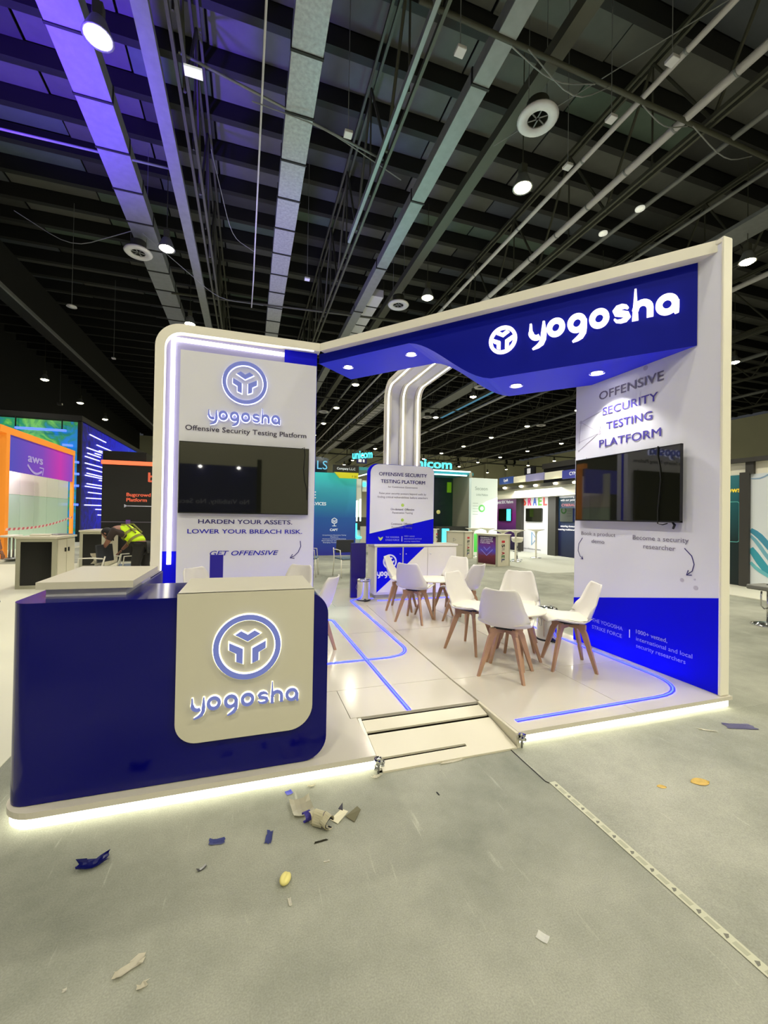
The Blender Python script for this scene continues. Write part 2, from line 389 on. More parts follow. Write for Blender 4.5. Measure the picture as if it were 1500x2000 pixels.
# ------------------------------------------------------------ the stand: platform
Z0=.09
plat = thing('platform','low white stand platform with glossy boards and glowing lower edge','platform',(1.3,4.8,0))
PX0,PX1,PY,PYB = -1.09,3.76,2.37,7.95
RX0,RX1,RY = .745,1.72,2.85     # ramp cut-out
bmf = bmesh.new()
def outline_left():
    r=.16
    pts=[(PX0+r+r*math.cos(a),PY+r+r*math.sin(a)) for a in [PI+ i*PI/2/8 for i in range(9)]]
    return pts
pl = outline_left()
def prism(name, pts, z0, z1, material, parent):
    F = Frame((0,0,0),(1,0,0),(0,1,0)); return poly(name, material, F, [pts], z0, z1, parent)
prism('platform_base', [(p[0]+ (.03 if p[0]<0 else 0),p[1]+.03) for p in pl]+[(RX0-.0,PY+.03),(RX0,RY),(RX1,RY),(RX1,PY+.03),(PX1-.03,PY+.03),(PX1-.03,PYB),(PX0+.03,PYB)], 0.0, .058, M['cabframe'], plat)
put('recessed_light_strip', ribbonme(Frame((0,0,0),(1,0,0),(0,1,0)),[([(PX0+.02,4.4)]+[(PX0+.16-.14*math.cos(a),PY+.16-.14*math.sin(a)) for a in [i*PI/2/10 for i in range(11)]]+[(RX0-.01,PY+.02)],False)],.016,.008,.05,1), M['ledbase'], plat)
# boards laid edge to edge with fine dark joints
g=.0025
def board(pts): prism('floor_board', pts, .06, Z0, M['platform'], plat)
board(pl+[(RX0-g,PY),(RX0-g,RY-g),(.70-g,RY-g),(.70-g,3.33-g),(PX0,3.33-g)])
board([(.70+g,RY+g),(1.70-g,RY+g),(1.70-g,3.33-g),(.70+g,3.33-g)])
board([(PX0,3.33+g),(.62-g,3.33+g),(.62-g,4.9-g),(PX0,4.9-g)])
board([(.62+g,3.33+g),(1.70-g,3.33+g),(1.74-g,4.9-g),(.62+g,4.9-g)])
board([(RX1+g,PY),(2.75-g,PY),(2.75-g,3.3-g),(1.71+g,3.3-g)])
board([(2.75+g,PY),(PX1,PY),(PX1,3.3-g),(2.75+g,3.3-g)])
board([(1.71+g,3.3+g),(2.75-g,3.3+g),(2.75-g,4.9-g),(1.75+g,4.9-g)])
board([(2.75+g,3.3+g),(PX1,3.3+g),(PX1,4.9-g),(2.75+g,4.9-g)])
board([(PX0,4.9+g),(.62-g,4.9+g),(.62-g,6.4-g),(PX0,6.4-g)])
board([(.62+g,4.9+g),(1.75-g,4.9+g),(1.8-g,6.4-g),(.62+g,6.4-g)])
board([(1.75+g,4.9+g),(2.75-g,4.9+g),(2.75-g,6.4-g),(1.8+g,6.4-g)])
board([(2.75+g,4.9+g),(PX1,4.9+g),(PX1,6.4-g),(2.75+g,6.4-g)])
board([(PX0,6.4+g),(1.3-g,6.4+g),(1.3-g,PYB),(PX0,PYB)])
board([(1.3+g,6.4+g),(PX1,6.4+g),(PX1,PYB),(1.3+g,PYB)])
prism('recessed_light_strip', [(RX1+.02,PY+.012),(PX1-.03,PY+.012),(PX1-.03,PY+.03),(RX1+.02,PY+.03)], .008,.05, M['ledbase'], plat)
# ramp
ramp = thing('access_ramp','cream board ramp with three dark gaps between its boards','ramp',((RX0+RX1)/2,2.6,0))
RF = Frame((0,0,0),(0,1,0),(0,0,1))
bm = bmesh.new()
for sx in (RX0+.004,RX1-.05):
    pass
def wedge(name, x0,x1,y0,y1,material,parent,th=.016,dz=0):
    za=lambda y: .012+(y-2.34)/(RY-2.34)*.074+dz
    v=[(x,y,za(y)+t) for x in (x0,x1) for y in (y0,y1) for t in (-th,0)]
    return put(name, mesh(v,[(0,1,3,2),(4,6,7,5),(0,4,5,1),(2,3,7,6),(0,2,6,4),(1,5,7,3)]), material, parent)
dk = mat('ramp_gap_shade',(14,11,7),1,spec=0)  # shade of the ramp gaps put into a near-black colour
RB_ = mat('ramp_cream_board',(208,202,178),.35)
wedge('under_board',RX0+.01,RX1-.02,2.345,RY-.004,dk,ramp,.008,-.012)
wedge('ramp_board',RX0+.03,RX1-.03,2.335,2.42,RB_,ramp)
wedge('ramp_board',1.37,RX1-.03,2.42,2.445,RB_,ramp)
wedge('ramp_board',RX0+.03,RX1-.03,2.445,2.66,RB_,ramp)
wedge('ramp_board',RX0+.03,RX1-.03,2.695,RY-.035,RB_,ramp)
wedge('ramp_edge',RX0+.004,RX0+.026,2.36,RY-.01,M['white'],ramp,.02,.004)
cheek=[(2.34,.002),(RY,.002),(RY,Z0),(2.36,Z0)]
put('ramp_cheek', polyme(Frame((RX1-.002,0,0),(0,1,0),(0,0,1)),[cheek],-.02,.0), RB_, ramp)
# clamps
for i,(x,y,lb) in enumerate(((.745,2.352,'crumpled silver tape knot at left foot of the ramp'),(1.725,2.352,'shiny metal knob clamp at right foot of the ramp'))):
    cl = thing('metal_clamp',lb,'clamp',(x,y,0),0)
    bm=bmesh.new(); bmesh.ops.create_icosphere(bm,subdivisions=2,radius=.026,matrix=Matrix.Translation((x,y-.012,.072)))
    for v in bm.verts: v.co += Vector((random.uniform(-1,1),random.uniform(-1,1),random.uniform(-1,1)))*.005
    put('knob', bmme(bm), M['chrome'], cl)
    for k in range(3 if i else 5):
        a=random.uniform(0,6.28); bm=bmesh.new(); bmesh.ops.create_icosphere(bm,subdivisions=1,radius=.013,matrix=Matrix.Translation((x+.03*math.cos(a),y-.014,.06+.03*math.sin(a))))
        put('lug', bmme(bm), M['chrome'], cl)
    tube('bolt', M['steel'], [(x,y-.02,.07),(x,y-.018,.006)], .007, cl)
# blue light lines let into the boards
def fillet(pts, r, n=8):
    P=[Vector(p) for p in pts]; out=[P[0]]
    for i in range(1,len(P)-1):
        a=(P[i-1]-P[i]); b=(P[i+1]-P[i]); rr=min(r,a.length*.48,b.length*.48); s=P[i]+a.normalized()*rr; e=P[i]+b.normalized()*rr
        for k in range(n+1):
            t=k/n; out.append(s*(1-t)**2+P[i]*2*t*(1-t)+e*t*t)
    out.append(P[-1]); return [tuple(q) for q in out]
def ledline(pts, label, r=.3):
    t = thing('floor_light_line', label,'light',(pts[0][0],pts[0][1],Z0)); P=fillet([Vector((p[0],p[1])) for p in pts], r)
    F=Frame((0,0,Z0),(1,0,0),(0,1,0))
    put('diffuser', ribbonme(F,[(P,False)],.034,.0,.003,1), M['ledblueglow'], t)
    put('bright_core', ribbonme(F,[(P,False)],.012,.003,.0045,1), M['ledblue'], t)
ledline([(1.8,2.5),(3.55,2.53),(3.58,7.0)],'blue light line curving round the front right corner of the platform',.42)
ledline([(1.14,2.86),(1.10,5.6),(.95,5.66)],'straight blue light line running back from the top of the ramp',.12)
ledline([(-.4,3.93),(1.62,3.98),(1.64,6.9),(2.05,6.9)],'blue light line bending beside the steel bin and turning left behind the desk',.32)
ledline([(-.95,5.45),(.8,5.45)],'blue light line along the foot of the left display wall',.05)
ledline([(2.08,6.70),(3.5,6.70)],'blue light line along the foot of the blue and white cabinet',.05)

# ------------------------------------------------------------ the stand: frame, walls, canopy
HT=3.84; YL=5.69
C0=Vector((.882,YL)); RR=Vector((3.70,2.40)); T=(RR-C0).normalized(); NB=Vector((-T.y,T.x)); DL=(RR-C0).length
arch = thing('stand_arch','tall white rounded frame running over the whole stand','frame',(.88,5.69,Z0))
def ribbon_frame(name, path2, F, width, depth, material, parent):
    """band of given width inside path, extruded back by depth"""
    P=[Vector(p) for p in path2]; n=len(P); inn=[]
    for i in range(n):
        a = (P[i]-P[i-1]).normalized() if i else (P[1]-P[0]).normalized(); b = (P[i+1]-P[i]).normalized() if i<n-1 else a
        na=Vector((a.y,-a.x)); nb=Vector((b.y,-b.x)); mm=(na+nb); mm=mm/(mm.length_squared/2); inn.append(P[i]+mm*width)
    bm=bmesh.new(); fo=[bm.verts.new(F.p(p.x,p.y,0)) for p in P]; fi=[bm.verts.new(F.p(p.x,p.y,0)) for p in inn]
    bo=[bm.verts.new(F.p(p.x,p.y,-depth)) for p in P]; bi=[bm.verts.new(F.p(p.x,p.y,-depth)) for p in inn]
    for i in range(n-1):
        bm.faces.new((fo[i],fi[i],fi[i+1],fo[i+1])); bm.faces.new((bo[i],bo[i+1],bi[i+1],bi[i])); bm.faces.new((fo[i],fo[i+1],bo[i+1],bo[i])); bm.faces.new((fi[i],bi[i],bi[i+1],fi[i+1]))
    for i in (0,n-1): bm.faces.new((fo[i],bo[i],bi[i],fi[i]))
    return put(name,bmme(bm),material,parent)
FW=Frame((0,YL,0))
rr=.30
pathL=[(-1.122,Z0)]+[(-1.122+rr-rr*math.cos(a),HT-rr+rr*math.sin(a)) for a in [i*PI/2/12 for i in range(13)]]+[(C0.x+.004,HT)]
ribbon_frame('left_frame',pathL,FW,.108,.14,M['cream'],arch)
ribbon_frame('edge_light',[(-1.016,.3)]+[(-1.016+.2-.2*math.cos(a),HT-.106-.2+.2*math.sin(a)) for a in [i*PI/2/10 for i in range(11)]]+[(.80,HT-.106)],Frame((0,YL-.001,0)),.014,.02,M['edgeled'],arch)
FD=Frame((C0.x,C0.y,0),(T.x,T.y,0))
rb=.07
pathD=[(-.0,HT),(DL-rb,HT)]+[(DL-rb+rb*math.sin(a),HT-rb+rb*math.cos(a)) for a in [i*PI/2/6 for i in range(1,7)]]+[(DL,HT-.3)]
ribbon_frame('top_beam',[(0,HT),(DL+.01,HT)],FD,.10,.14,M['cream'],arch)
# right display wall (faces the tables)
XR=3.66
rw = thing('right_display_wall','white graphic wall with royal blue foot and a television, right of the chairs','wall',(3.7,3.2,Z0))
box('wall_board',M['graphic'],XR,XR+.085,2.41,4.01,Z0,HT-.02,rw)
box('front_post',M['cream'],XR-.018,XR+.087,2.385,2.41,Z0,HT-.002,rw,.012)
box('top_cap',M['cream'],XR-.01,XR+.087,2.392,4.01,HT-.045,HT,rw,.012)
F3=Frame((XR,0,0),(0,-1,0))   # a = -Y
def fy(y): return -y
poly('blue_foot_graphic',M['blue'],F3,[[(fy(4.008),Z0+.004),(fy(2.414),Z0+.004),(fy(2.414),.878),(fy(4.008),.585)]],.0,.004,rw)
for s,ya,yb,z,h,mm in (('OFFENSIVE',3.663,2.905,None,.092,'inkgrey'),('SECURITY',3.611,2.963,None,.085,'ink2'),('TESTING',3.561,3.019,None,.085,'ink2'),('PLATFORM',3.655,2.928,None,.085,'ink2')):
    z={'OFFENSIVE':2.818,'SECURITY':2.64,'TESTING':2.474,'PLATFORM':2.295}[s]
    text(s,F3,fy(ya),z,h,M[mm],rw,width=ya-yb,bold=.012)
text('Book a product',F3,fy(3.90),1.325,.042,M['inkgrey'],rw,width=.47)
text('demo',F3,fy(3.748),1.243,.042,M['inkgrey'],rw,width=.178)
text('Become a security',F3,fy(3.221),1.311,.047,M['inkgrey'],rw,width=.56)
text('researcher',F3,fy(3.103),1.231,.047,M['inkgrey'],rw,width=.323)
text('THE YOGOSHA',F3,fy(3.728),.372,.04,M['inkpale'],rw,width=.40)
text('STRIKE FORCE',F3,fy(3.727),.295,.04,M['inkpale'],rw,width=.39)
poly('divider_bar',M['inkwhite'],F3,[[(fy(3.25),.325),(fy(3.242),.325),(fy(3.242),.405),(fy(3.25),.405)]],.004,.006,rw)
text('1000+ vetted,',F3,fy(3.172),.389,.04,M['inkpale'],rw,width=.324,bold=.01)
text('international and local',F3,fy(3.171),.319,.04,M['inkpale'],rw,width=.55)
text('security researchers',F3,fy(3.17),.252,.04,M['inkpale'],rw,width=.49)
arrow(F3,[(fy(3.885),1.29),(fy(3.94),1.22),(fy(3.95),1.14),(fy(3.92),1.08),(fy(3.873),1.047)],.006,M['ink'],rw,.03)
arrow(F3,[(fy(2.70),1.262),(fy(2.635),1.2),(fy(2.615),1.13),(fy(2.63),1.07),(fy(2.68),1.03)],.007,M['ink'],rw,.04)
# faint network print
nodes=[(3.658,2.461,.022),(3.93,2.63,.02),(3.95,2.40,.013),(3.96,2.30,.012),(3.84,2.2,.012),(3.75,2.14,.012),(3.6,2.16,.01)]
net=[]
for a,b in ((0,1),(0,2),(0,3),(1,2)): net.append(([(fy(nodes[a][0]),nodes[a][1]),(fy(nodes[b][0]),nodes[b][1])],False))
net += [([(fy(3.658),2.461),(fy(3.63),2.62),(fy(3.60),2.72)],False),([(fy(3.93),2.63),(fy(3.6),2.70)],False)]
put('network_print', ribbonme(F3,net,.006,.0,.002,1), M['inkfaint'], rw)
for y,z,r in nodes: poly('network_dot',M['inkfaint'],F3,[[(fy(y)+a,z+b) for a,b in ring2(0,0,r,12)]],.0,.0025,rw)
poly('network_dot',M['inkfaint'],F3,[[(fy(3.1)+a,2.99+b) for a,b in ring2(0,0,.025,12)]],.0,.0025,rw)
for y,z,r in ((2.72,.98,.018),(2.60,.93,.02),(2.61,1.0,.008)): poly('network_dot',M['inkfaint'],F3,[[(fy(y)+a,z+b) for a,b in ring2(0,0,r,12)]],.0,.0025,rw)

def television(label, F, x0, x1, z0, z1, cable=True):
    c=F.p((x0+x1)/2,z0); t=thing('television',label,'television',tuple(c))
    put('housing', polyme(F,[[(x0+.01,z0+.01),(x1-.01,z0+.01),(x1-.01,z1-.01),(x0+.01,z1-.01)]],.03,.055), M['black'], t)
    b=.008
    put('screen', polyme(F,[[(x0+b,z0+b*1.6),(x1-b,z0+b*1.6),(x1-b,z1-b),(x0+b,z1-b)]],.05,.064), M['screen'], t)
    for L in ([(x0,z0),(x1,z0),(x1,z0+b*1.6),(x0,z0+b*1.6)],[(x0,z1-b),(x1,z1-b),(x1,z1),(x0,z1)],[(x0,z0),(x0+b,z0),(x0+b,z1),(x0,z1)],[(x1-b,z0),(x1,z0),(x1,z1),(x1-b,z1)]):
        put('bezel', polyme(F,[L],.04,.067), M['black'], t)
    put('wall_bracket', polyme(F,[[(x0+.4,z0+.2),(x1-.4,z0+.2),(x1-.4,z1-.2),(x0+.4,z1-.2)]],.0,.03), M['black'], t)
    return t
tv=television('wide black television on the right display wall, cable hanging over its screen',F3,fy(3.932),fy(2.69),1.487,2.183)
p=lambda y,z,h=.072: F3.p(fy(y),z,h)
tube('hanging_cable',M['black'],[p(2.90,2.18,.06),p(2.905,2.19),p(2.91,2.1),p(2.885,1.98),p(2.875,1.88),p(2.89,1.7),p(2.90,1.6),p(2.90,1.475),p(2.87,1.465,.05),p(2.83,1.478,.04)],.005,tv,6)
tube('plug',M['black'],[p(2.80,1.50,.03),p(2.77,1.465,.03),p(2.785,1.43,.03)],[.006,.012,.009],tv,6)
# left display wall
lw = thing('left_display_wall','tall white display panel with a television, inside light tubes, left of the stand','wall',(-.1,5.8,Z0))
poly('wall_core',M['graphic'],Frame((0,YL+.14,0)),[[(-1.10,Z0),(.844,Z0),(.844,HT-.01)]+[(-1.10+.29-.29*math.sin(a),HT-.01-.29+.29*math.cos(a)) for a in [i*PI/20 for i in range(11)]]],-.10,0,lw)
box('blue_channel',M['blue'],-1.016,.86,YL+.10,YL+.139,Z0+.01,HT-.1,lw)
put('channel_led_wash', polyme(Frame((0,YL+.10,0)),[[(-1.014,1.02),(-.845,1.02),(-.845,HT-.105),(-1.014,HT-.105)],[(-.845,3.555),(.42,3.555),(.42,HT-.105),(-.845,HT-.105)]],0,.004), M['channel'], lw)  # lavender puts the tubes' light into the blue channel's colour
box('graphic_panel',M['graphic'],-.842,.844,YL+.02,YL+.10,Z0,3.53,lw)
lt = thing('light_tube','bright white light tube bent round the left display panel','light',(-.93,YL+.05,.86))
tube('vertical_tube',M['led'],[(-.932,YL+.07,.86),(-.932,YL+.07,3.667)],.026,lt,10)
tube('horizontal_tube',M['led'],[(-.932,YL+.07,3.667),(.415,YL+.07,3.65)],.026,lt,10)
F1=Frame((0,YL+.02,0))
sgn=thing('wall_sign','round emblem with name below in periwinkle letters, above the left television','sign',(-.08,YL+.02,2.65))
emblem(F1,-.077,3.19,.272,M['letterblue'],sgn,halo=M['halocool'],hw=.028)
wordmark('yogosha',F1,-.50,2.683,.122,.87,M['letterblue'],sgn,halo=M['halocool'],hw=.10,w=.23)
text('Offensive Security Testing Platform',F1,-.77,2.536,.066,M['inkdark'],lw,width=1.49,bold=.008)
text('HARDEN YOUR ASSETS.',F1,-.60,1.372,.056,M['ink'],lw,width=1.155,bold=.014)
text('LOWER YOUR BREACH RISK.',F1,-.722,1.248,.056,M['inkblue'],lw,width=1.41,bold=.014)
text('GET OFFENSIVE',F1,.382,.968,.062,M['inkblue'],lw,width=.84,align='R',bold=.012,shear=.25)
arrow(F1,[(.665,1.15),(.675,1.08),(.64,1.0),(.59,.95),(.535,.925)],.009,M['ink'],lw,.05)
tv2=television('wide black television on the left display wall under the sign',F1,-.826,.752,1.50,2.385)
p=lambda x,z,h=.072: F1.p(x,z,h)
tube('hanging_cable',M['black'],[p(.66,2.385,.05),p(.69,2.4),p(.70,2.3),p(.685,2.1),p(.70,1.95),p(.73,1.85),p(.735,1.7)],.005,tv2,6)
# canopy
def bz(s):
    if s<1.32: return 3.612
    if s>2.34: return 3.02
    u=(s-1.32)/1.02; return 3.612-.592*(u*u*(3-2*u)*.7+u*.3)
cp = thing('blue_canopy','deep blue overhead canopy with a stepped wave underside and lit name','canopy',(2.4,4.4,3.0))
ss=[-.1,.3,.7,1.0,1.25]+[1.32+i*.085 for i in range(13)]+[2.5,2.8,3.1,3.2]
OFF=[.10,.86]
def cpt(s,o,z): q=C0+T*s+NB*o; return (q.x,q.y,z)
def smax(o): return (XR-.004-(C0+NB*o).x)/T.x
vv=[];fc={'canopy_face':[], 'canopy_soffit':[], 'canopy_shell':[]}
cols=ss+['end']
for s in cols:
    for o in OFF:
        q=smax(o) if s=='end' else s
        for z in (bz(q),3.745): vv.append(cpt(q,o,z))
n=len(cols)
for i in range(n-1):
    a=i*4;b=a+4
    fc['canopy_face'].append((a,b,b+1,a+1)); fc['canopy_soffit'].append((a,a+2,b+2,b)); fc['canopy_shell'] += [(a+2,a+3,b+3,b+2),(a+1,b+1,b+3,a+3)]
fc['canopy_shell'] += [(0,1,3,2),((n-1)*4,(n-1)*4+2,(n-1)*4+3,(n-1)*4+1)]
for nm,mm in (('canopy_face','canopy'),('canopy_soffit','soffit'),('canopy_shell','canopy')):
    me=mesh(vv,fc[nm]); bm=bmesh.new(); bm.from_mesh(me); bmesh.ops.delete(bm,geom=[v for v in bm.verts if not v.link_faces],context='VERTS'); put(nm,bmme(bm,False,False),M[mm],cp)
FC=Frame((C0+NB*.10).to_3d(),(T.x,T.y,0))
sg2=thing('canopy_sign','large glowing white emblem and name on the blue canopy','sign',tuple(FC.p(3.1,3.2)))
emblem(FC,2.471,3.408,.148,M['letterwhite'],sg2,t0=.004,t1=.03,k=1.28,rw=.24)
wordmark('yogosha',FC,2.76,3.335,.178,1.25,M['letterwhite'],sg2,t0=.004,t1=.03,w=.29)
for (x,y,z,lb) in ((1.304,5.808,3.612,'recessed ceiling spot at the far left of the canopy underside'),(1.968,5.06,3.612,'recessed ceiling spot beside the canopy step'),(2.881,4.088,3.02,'recessed ceiling spot low on the canopy, left of the right wall'),(3.40,3.44,3.02,'recessed ceiling spot shining on the right display wall')):
    t=thing('recessed_spot',lb,'light',(x,y,z-.01),0)
    lathe('rim',M['white'],[(.075,-.008),(.075,.004),(.055,.004),(.055,-.008)],(x,y,z),t,20)
    lathe('lens',M['spot'],[(0,-.006),(.055,-.006),(.055,.002)],(x,y,z),t,20)
    light('SPOT','spot_beam',(x,y,z-.05),55,(1,.96,.9),.012,(x+.02,y,0),spot_size=1.9,spot_blend=.5)
# glowing ribs behind the cabinet
rb_ = thing('light_ribs','three white glowing ribs rising behind the cabinet and bending to the canopy','light',(2.55,6.95,Z0))
def riberib(x0,x1,dep,yfront,zin,name,mm,yend):
    # swept in the YZ plane: up, round the bend, forward to the canopy
    def path(off):
        P=[(yfront-0+off,1.022),(yfront+off,3.57)]
        for i in range(7):
            a=i/6*PI/2; P.append((yfront-.22+ (.22+off)*math.cos(a), 3.57+ (.22+off)*math.sin(a)))
        P.append((yend,3.79+off)); return P
    A=path(0);B=path(dep); bm=bmesh.new(); rows=[]
    for (ya,za),(yb,zb) in zip(A,B): rows.append([bm.verts.new((x,y,z)) for x,y,z in ((x0,ya,za),(x1,ya,za),(x1,yb,zb),(x0,yb,zb))])
    for r1,r2 in zip(rows,rows[1:]):
        for k in range(4): bm.faces.new((r1[k],r1[(k+1)%4],r2[(k+1)%4],r2[k]))
    bm.faces.new(rows[0]); bm.faces.new(rows[-1][::-1])
    return put(name,bmme(bm),mm,rb_)
def yend(x): return 5.69+(.83-(x-.882)*.759)/.651
for x in (2.31,2.59,2.87):
    riberib(x-.06,x-.018,.07,7.0,0,'rib_casing',M['white'],yend(x-.04)); riberib(x+.018,x+.06,.07,7.0,0,'rib_casing',M['white'],yend(x+.04))
    riberib(x-.018,x+.018,.05,7.012,0,'rib_light',M['ribled'],yend(x))
for x0,x1 in ((2.375,2.525),(2.655,2.805)): riberib(x0,x1,.03,7.04,0,'rib_infill',M['graphic'],yend((x0+x1)/2))

# ------------------------------------------------------------ cabinet with poster board (kiosk)
kb = thing('storage_cabinet','low cabinet, blue doors at left and white at right, under the poster board','cabinet',(2.7,7.1,Z0))
KY=6.861; KX0,KX1=2.068,3.62
box('carcass',M['white'],KX0,KX1,KY+.02,KY+.45,Z0+.06,.985,kb)
box('plinth',M['cabframe'],KX0+.03,KX1-.03,KY+.05,KY+.43,Z0,Z0+.06,kb)
box('worktop',M['white'],KX0-.02,KX1+.02,KY-.01,KY+.46,.985,1.02,kb,.004)
FK=Frame((0,KY+.02,0))
dz0,dz1=Z0+.10,.965
def clip_blue(x0,x1):
    # blue triangle: under the diagonal from (2.10,dz0) to (3.02,dz1)
    f=lambda x: dz0+(x-2.12)/(2.98-2.12)*(dz1-dz0)
    L=[(x0,max(dz0,f(x0)))]
    if f(x1)<=dz1: L+=[(x1,f(x1)),(x1,dz1)]
    else:
        xx=2.12+(2.98-2.12); L+=[(min(x1,xx),dz1)]
    L+=[(x0,dz1)]; 
    return L
for i,(a,b,w) in enumerate(((KX0+.03,2.572,1),(2.582,3.04,1),(3.05,KX1-.03,0))):
    d=put('door', polyme(FK,[[(a,dz0),(b,dz0),(b,dz1),(a,dz1)]],.0,.018), M['white'], kb)
    if w: poly('blue_print',M['blue'],FK,[clip_blue(a+.004,b-.004)],.018,.0195,d)
    kx=(b-.05) if i==0 else a+.05
    put('door_lock', latheme([(.0,0),(.011,.0),(.011,.012),(0,.012)],10), M['chrome'], d)
    o=C.objects[-1]; o.data.transform(Matrix.Rotation(PI/2,4,'X')); o.data.transform(Matrix.Translation((kx,KY,.85)))
emblem(Frame((0,KY+.0,0)),2.335,.72,.125,M['inkwhite'],kb,t0=.0,t1=.004,k=1.2,rw=.2)
wordmark('yogosha',Frame((0,KY+.0,0)),2.115,.475,.075,.42,M['inkwhite'],kb,t0=.0,t1=.004,w=.3)
pb = thing('poster_board','upright white poster board with rounded top standing on the cabinet','poster',(2.55,7.0,1.02))
FP=Frame((0,KY+.05,0)); r=.14
def rbox(x0,x1,z0,z1,rl,rr_):
    return [(x0,z0),(x1,z0)]+[(x1-rr_+rr_*math.sin(a),z1-rr_+rr_*math.cos(a)) for a in [PI/2-i*PI/16 for i in range(9)]]+[(x0+rl-rl*math.sin(a),z1-rl+rl*math.cos(a)) for a in [i*PI/16 for i in range(9)]]
poly('board',M['blue'],FP,[rbox(1.93,3.17,1.021,2.405,.16,.12)],-.06,0,pb)
poly('white_sheet',M['graphic'],FP,[[(1.975,1.20),(3.165,1.47)]+rbox(1.975,3.165,1.3,2.40,.16,.12)[2:]],.0,.006,pb)
FP2=Frame((0,KY+.044,0))
text('OFFENSIVE SECURITY',FP2,2.575,2.205,.063,M['ink'],pb,width=.90,align='C',bold=.014)
text('TESTING PLATFORM',FP2,2.575,2.08,.063,M['ink'],pb,width=.83,align='C',bold=.014)
text('for Continuous Governance',FP2,2.57,2.0,.032,M['inkgrey'],pb,width=.55,align='C')
text('Raise your security posture beyond audit by',FP2,2.575,1.885,.036,M['inkgrey'],pb,width=.88,align='C')
text('finding critical vulnerabilities before attackers',FP2,2.575,1.82,.036,M['inkgrey'],pb,width=.94,align='C')
for z in (1.70,1.44): poly('green_dot',mat('lime_print',(176,210,90),.5),FP2,[[(2.57+a,z+b) for a,b in ring2(0,0,.028,14)]],.001,.004,pb)
text('On-demand  Offensive',FP2,2.57,1.61,.036,M['inkgrey'],pb,width=.44,align='C',bold=.01)
text('Penetration Testing',FP2,2.57,1.55,.036,M['inkgrey'],pb,width=.38,align='C')
text('Continuous  Offensive',FP2,2.56,1.355,.036,M['inkgrey'],pb,width=.40,align='C',bold=.01)
text('Penetration Testing',FP2,2.56,1.295,.036,M['inkgrey'],pb,width=.38,align='C')
FP3=Frame((0,KY+.05,0))
poly('wolf_badge',mat('lime_print_badge',(190,210,110),.5),FP3,[[(2.13,1.145),(2.16,1.135),(2.175,1.12),(2.19,1.135),(2.22,1.145),(2.205,1.105),(2.175,1.075),(2.145,1.105)]],.0,.004,pb)
text('THE YOGOSHA',FP3,2.265,1.125,.03,M['inkpale'],pb,width=.25)
text('STRIKE FORCE',FP3,2.265,1.075,.03,M['inkpale'],pb,width=.25)
poly('divider_bar',M['inkwhite'],FP3,[[(2.565,1.065),(2.573,1.065),(2.573,1.155),(2.565,1.155)]],0,.004,pb)
for i,s in enumerate(('1000+ vetted,','international and local','security researchers')): text(s,FP3,2.61,1.145-.045*i,.026,M['inkpale'],pb,width=(.2,.33,.3)[i])
col=box('column',mat('dark_purple_gloss_laminate',(24,6,96),.3),1.69,1.95,7.02,7.10,Z0,1.03); tag(col,'narrow dark violet upright panel standing behind the left steel bin','panel')

# pedal bins
def bin_(loc, label, lid):
    x,y=loc; t=thing('pedal_bin',label,'bin',(x,y,Z0))
    lathe('bin_body',M['chrome'],[(0,0),(.112,0),(.115,.02),(.112,.31),(.118,.33),(.10,.335),(.095,.30),(0,.30)],(x,y,Z0),t,28)
    if lid: lathe('lid',M['chrome'],[(.12,.335),(.12,.35),(.11,.372),(.06,.386),(0,.39)],(x,y,Z0),t,28)
    else:
        L=lathe('lid',M['chrome'],[(.12,0),(.12,.014),(.1,.035),(0,.045)],(0,0,0),t,28); L.data.transform(Matrix.Translation((x,y,Z0+.335)))
    lathe('base_ring',M['black'],[(.118,.0),(.118,.02),(.113,.022)],(x,y,Z0),t,28)
    box('pedal',M['black'],x-.03,x+.03,y-.17,y-.10,Z0+.008,Z0+.022,t,.004)
    tube('bin_handle',M['steel'],[(x-.116,y,Z0+.27),(x-.14,y-.02,Z0+.22),(x-.116,y-.03,Z0+.17)],.004,t,6)
bin_((1.86,6.80),'polished steel pedal bin beside the cabinet and violet panel',False)
bin_((3.36,4.10),'polished steel pedal bin behind the front chairs near the right wall',True)

# ------------------------------------------------------------ reception counter
ct = thing('reception_counter','glossy navy reception counter with a white logo panel at the front left','counter',(-.3,2.7,Z0))
def body():
    x0,x1,z0,z1,y0,y1=-1.075,.452,Z0+.004,1.055,2.425,2.94
    bm=bmesh.new(); addbox(bm,x0,x1,y0,y1,z0,z1); bmesh.ops.recalc_face_normals(bm,faces=bm.faces)
    def ed(f): return [e for e in bm.edges if f((e.verts[0].co+e.verts[1].co)/2)]
    e1=ed(lambda c: abs(c.x-x1)<1e-4 and (abs(c.z-z1)<1e-4 or abs(c.z-z0)<1e-4) and y0+.05<c.y<y1-.05)
    bmesh.ops.bevel(bm,geom=e1,offset=.13,segments=10,profile=.5,affect='EDGES')
    e2=[e for e in bm.edges if abs(e.verts[0].co.x-x0)<1e-4 and abs(e.verts[1].co.x-x0)<1e-4 and abs(e.verts[0].co.y-y0)<1e-4 and abs(e.verts[1].co.y-y0)<1e-4]
    bmesh.ops.bevel(bm,geom=e2,offset=.09,segments=8,profile=.5,affect='EDGES')
    me=bmme(bm); 
    for pz in me.polygons: pz.use_smooth=True
    me.set_sharp_from_angle(angle=.5)
    return me
put('counter_body',body(),M['navy'],ct)
box('return_body',M['navy'],-1.05,-.62,2.94,3.60,Z0+.004,1.055,ct,.01)
